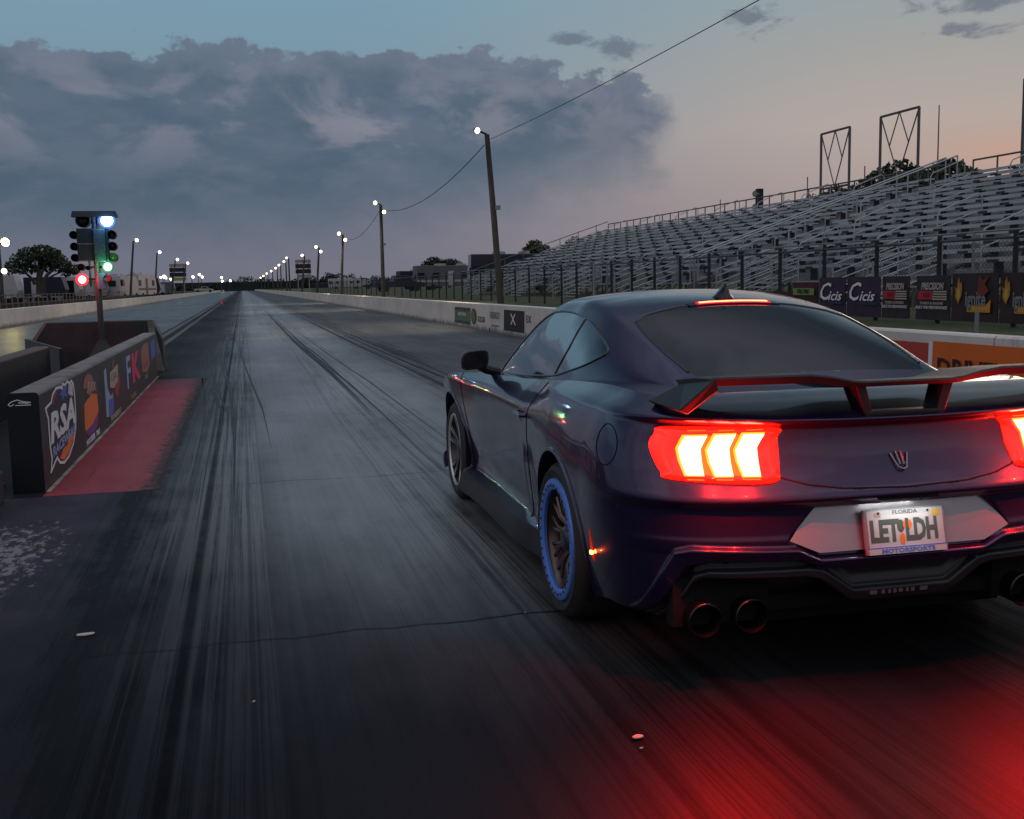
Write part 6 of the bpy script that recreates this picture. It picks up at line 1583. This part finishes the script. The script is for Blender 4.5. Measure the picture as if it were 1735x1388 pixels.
# ------------------------------------------------------------------ rear wing
def wing():
    xs = [-.745,-.735,-.72,-.68,-.60,-.45,-.38,-.30,-.22,-.17,-.08,0,.08,.17,.22,.30,.38,.45,.60,.68,.72,.735,.745]
    vs = []; fs = []; n = 8
    for x in xs:
        a = abs(x); dz = -.032*(1-sst(a, .17, .38)); drop = -.06*max(0, (a-.735)/.065)**1.3
        zt = 1.133+dz+drop; thick = .031-.010*(1-sst(a, .2, .36)) if a < .74 else .04
        yb_ = -1.072+.10*(a/.8)**2.2*.35; yl = -.79+.05*(a/.8)**2; zl = zt-.042
        vs += [(x, yl, zl), (x, yl+.03, zl+.012), (x, (yl+yb_)/2, zl+.034), (x, yb_+.004, zt), (x, yb_, zt-.006), (x, yb_+.006, zt-thick), (x, (yl+yb_)/2, zl+.006), (x, yl+.01, zl-.008)]
    m = len(xs)
    for i in range(m-1):
        for k in range(n): fs.append((i*n+k, (i+1)*n+k, (i+1)*n+(k+1)%n, i*n+(k+1)%n))
    fs += [tuple(range(n-1,-1,-1)), tuple(range((m-1)*n, m*n))]
    o = mk('rear_wing', vs, fs, M_['plastic'], car, smooth=True, sharp=28)
    bm = bmesh.new(); bm.from_mesh(o.data); bmesh.ops.recalc_face_normals(bm, faces=bm.faces); bm.to_mesh(o.data); bm.free()
    for sg in (-1, 1):   # outer legs down to the deck
        q = lambda x, y, z: (sg*x, y, z)
        leg = [q(.785,-.80,1.055), q(.745,-.80,1.09), q(.735,-1.062,1.135), q(.760,-1.055,1.06), q(.855,-.745,1.012), q(.835,-.745,1.020), q(.815,-1.005,1.024), q(.835,-1.0,1.006)]
        mb = MB(); mb.add([q(.735,-.79,1.098), q(.735,-1.064,1.135), q(.850,-1.01,1.020), q(.865,-.74,1.030), q(.715,-.79,1.078), q(.725,-1.064,1.088), q(.815,-1.01,1.005), q(.835,-.74,1.012)],
                          [(0,1,2,3),(4,7,6,5),(0,4,5,1),(1,5,6,2),(2,6,7,3),(3,7,4,0)])
        l_ = mb.build('wing_leg', M_['plastic'], o, bev=.006)
        bm = bmesh.new(); bm.from_mesh(l_.data); bmesh.ops.recalc_face_normals(bm, faces=bm.faces); bm.to_mesh(l_.data); bm.free()
        mb = MB(); mb.add([q(.198,-1.045,1.09), q(.158,-1.045,1.09), q(.124,-1.05,.965), q(.156,-1.05,.965), q(.198,-.95,1.08), q(.158,-.95,1.08), q(.124,-.96,.97), q(.156,-.96,.97)],
                          [(0,1,2,3),(4,7,6,5),(0,4,5,1),(1,5,6,2),(2,6,7,3),(3,7,4,0)])
        l_ = mb.build('wing_support', M_['plastic'], o, bev=.004)
        bm = bmesh.new(); bm.from_mesh(l_.data); bmesh.ops.recalc_face_normals(bm, faces=bm.faces); bm.to_mesh(l_.data); bm.free()
    MB().box(-.150,.150,-1.050,-.99,.970,.990).build('wing_base', M_['plastic'], o, bev=.004)
wing()
# ------------------------------------------------------------------ mirrors and door handle
for sg in (-1, 1):
    mb = MB(); vs = []; fs = []; N = 20
    for k, (y, sx, sz) in enumerate(((1.765,.076,.052),(1.775,.084,.059),(1.82,.082,.057),(1.88,.06,.043),(1.91,.026,.022))):
        for j in range(N):
            a = 2*math.pi*j/N; ca, sa = math.cos(a), math.sin(a); e = .55
            vs.append((sg*1.018+sx*math.copysign(abs(ca)**e, ca), y, 1.020+sz*math.copysign(abs(sa)**e, sa)+(.012*sg*-ca)))
        if k:
            for j in range(N): fs.append(((k-1)*N+j,(k-1)*N+(j+1)%N,k*N+(j+1)%N,k*N+j))
    fs.append(tuple(range(N-1,-1,-1))); fs.append(tuple(range(4*N,5*N)))
    mi = mk('door_mirror', vs, fs, M_['trim'], car, smooth=True, sharp=40)
    bm = bmesh.new(); bm.from_mesh(mi.data); bmesh.ops.recalc_face_normals(bm, faces=bm.faces); bm.to_mesh(mi.data); bm.free()
    mk('mirror_glass', [(sg*1.018+.070*math.copysign(abs(math.cos(a))**.55, math.cos(a)), 1.763, 1.02+.046*math.copysign(abs(math.sin(a))**.55, math.sin(a))+.012*sg*-math.cos(a)) for a in [2*math.pi*j/N for j in range(N)]], [tuple(range(N-1,-1,-1))], mat('mirror_face', (.02,.02,.025), .05, .6), mi)
    MB().tube([(sg*.99,1.80,.985),(sg*.94,1.82,.955),(sg*.86,1.84,.935)], [.03,.028,.03], 10).build('mirror_arm', M_['trim'], mi, True)
    h0 = pt_side(.90,.806,sg,.022); h1 = pt_side(.70,.812,sg,.020)
    MB().tube([pt_side(.93,.803,sg,.0), h0, (h0+h1)/2+Vector((sg*.004,0,0)), h1, pt_side(.685,.812,sg,-.002)], [.010,.013,.014,.014,.012], 8).build('door_handle', M_['paint'], car, True)
    MB().lathe([(0,-.004),(.052,-.002),(.056,.002)], (0,0,0), 'x', 20).build('handle_recess', M_['trim'], car, True).matrix_local = Matrix.Translation(pt_side(.80,.80,sg,.0)) @ Matrix.Diagonal((.4,1.6,.62,1))
# ------------------------------------------------------------------ wheels
def wheel(x_face, y, sg, rear):
    w = .285 if rear else .265; rr = WR if rear else .338; zc = rr
    t = empty('wheel', (sg*x_face, y, zc)); t.parent = car
    rim_r = .272 if rear else .252
    s = lambda h: -sg*h      # h measured inward from the face
    prof = [(rim_r-.004, s(.012)), (rim_r+.014, s(.004)), (rim_r+.035, s(.0)), (rr-.028, s(.010)), (rr-.008, s(.028)), (rr, s(.055)), (rr, s(w-.055)), (rr-.008, s(w-.028)), (rr-.03, s(w-.008)), (rim_r, s(w))]
    MB().lathe(prof, (0,0,0), 'x', 72, caps=False).build('tyre', M_['tyre'], t, True, 50)
    MB().lathe([(rim_r-.003, s(.012)), (rim_r-.012, s(.03)), (rim_r-.03, s(.09)), (rim_r-.035, s(w-.02))], (0,0,0), 'x', 56, caps=False).build('rim_barrel', M_['rim_r'] if rear else M_['rim'], t, True)
    MB().lathe([(rim_r-.034, s(.17)), (0, s(.17))], (0,0,0), 'x', 32, caps=False).build('brake_disc', M_['well'], t)
    if rear:
        ro, ri = rim_r-.002, .218
        MB().lathe([(ro, s(.014)), (ro-.004, s(.000)), (ro-.016, s(-.005)), (ri+.016, s(-.003)), (ri+.002, s(.006)), (ri+.003, s(.02))], (0,0,0), 'x', 72, caps=False).build('beadlock_ring', M_['ring'], t, True, 40)
        proto = None
        for k in range(32):
            a = 2*math.pi*k/32; q = (sg*.004, (ro-.030)*math.cos(a), (ro-.030)*math.sin(a))
            if proto is None: proto = o = MB().lathe([(.0065,.004),(.0065,-.004),(.004,-.006),(0,-.006)] if sg < 0 else [(.0065,-.004),(.0065,.004),(.004,.006),(0,.006)], (0,0,0), 'x', 6).build('ring_bolt', M_['rim'], t)
            else: o = proto.copy(); COL.objects.link(o); o.parent = t
            o.location = q
        for k in range(10):
            a = 2*math.pi*k/10+.15
            for da in (-.11, .11):
                p0 = Vector((s(.085), .05*math.cos(a), .05*math.sin(a))); p1 = Vector((s(.05), .12*math.cos(a+da*.6), .12*math.sin(a+da*.6))); p2 = Vector((s(.045), .205*math.cos(a+da*1.3), .205*math.sin(a+da*1.3)))
                MB().tube([p0,p1,p2], [.014,.010,.009], 6).build('spoke', M_['rim_r'], t, True)
    else:
        for k in range(5):
            a = 2*math.pi*k/5+.42
            for da in (-.20, .20):
                u = Vector((0, math.cos(a+da), math.sin(a+da))); v_ = Vector((0, -u.z, u.y)); u0 = Vector((0, math.cos(a+da*.45), math.sin(a+da*.45)))
                b0 = u0*.05+Vector((s(.045),0,0)); b1 = u*.246+Vector((s(.018),0,0))
                vs = [b0-v_*.020, b0+v_*.020, b1+v_*.017, b1-v_*.017]; vs += [p+Vector((s(.05),0,0)) for p in vs]
                o = MB().add(vs, [(0,1,2,3),(4,7,6,5),(0,4,5,1),(1,5,6,2),(2,6,7,3),(3,7,4,0)]).build('spoke', M_['rim'], t, bev=.005)
                e0 = b0+v_*.0; MB().tube([b0+u*.06-v_*.012+Vector((s(-.002),0,0)), b1-v_*.013+Vector((s(-.002),0,0))], .0042, 5).build('spoke_edge', M_['rim_edge'], o, True)
        MB().lathe([(rim_r, s(.012)),(rim_r-.006, s(.006)),(rim_r-.016, s(.010)),(rim_r-.018, s(.02))], (0,0,0), 'x', 56, caps=False).build('rim_lip', M_['rim_edge'], t, True)
    MB().lathe([(.062, s(.10)),(.060, s(.05)),(.045, s(.035)),(.03, s(.03)),(0, s(.03))], (0,0,0), 'x', 20).build('hub', M_['rim'], t, True)
for sg in (-1, 1):
    wheel(1.022, 0, sg, True); wheel(1.0, 2.72, sg, False)
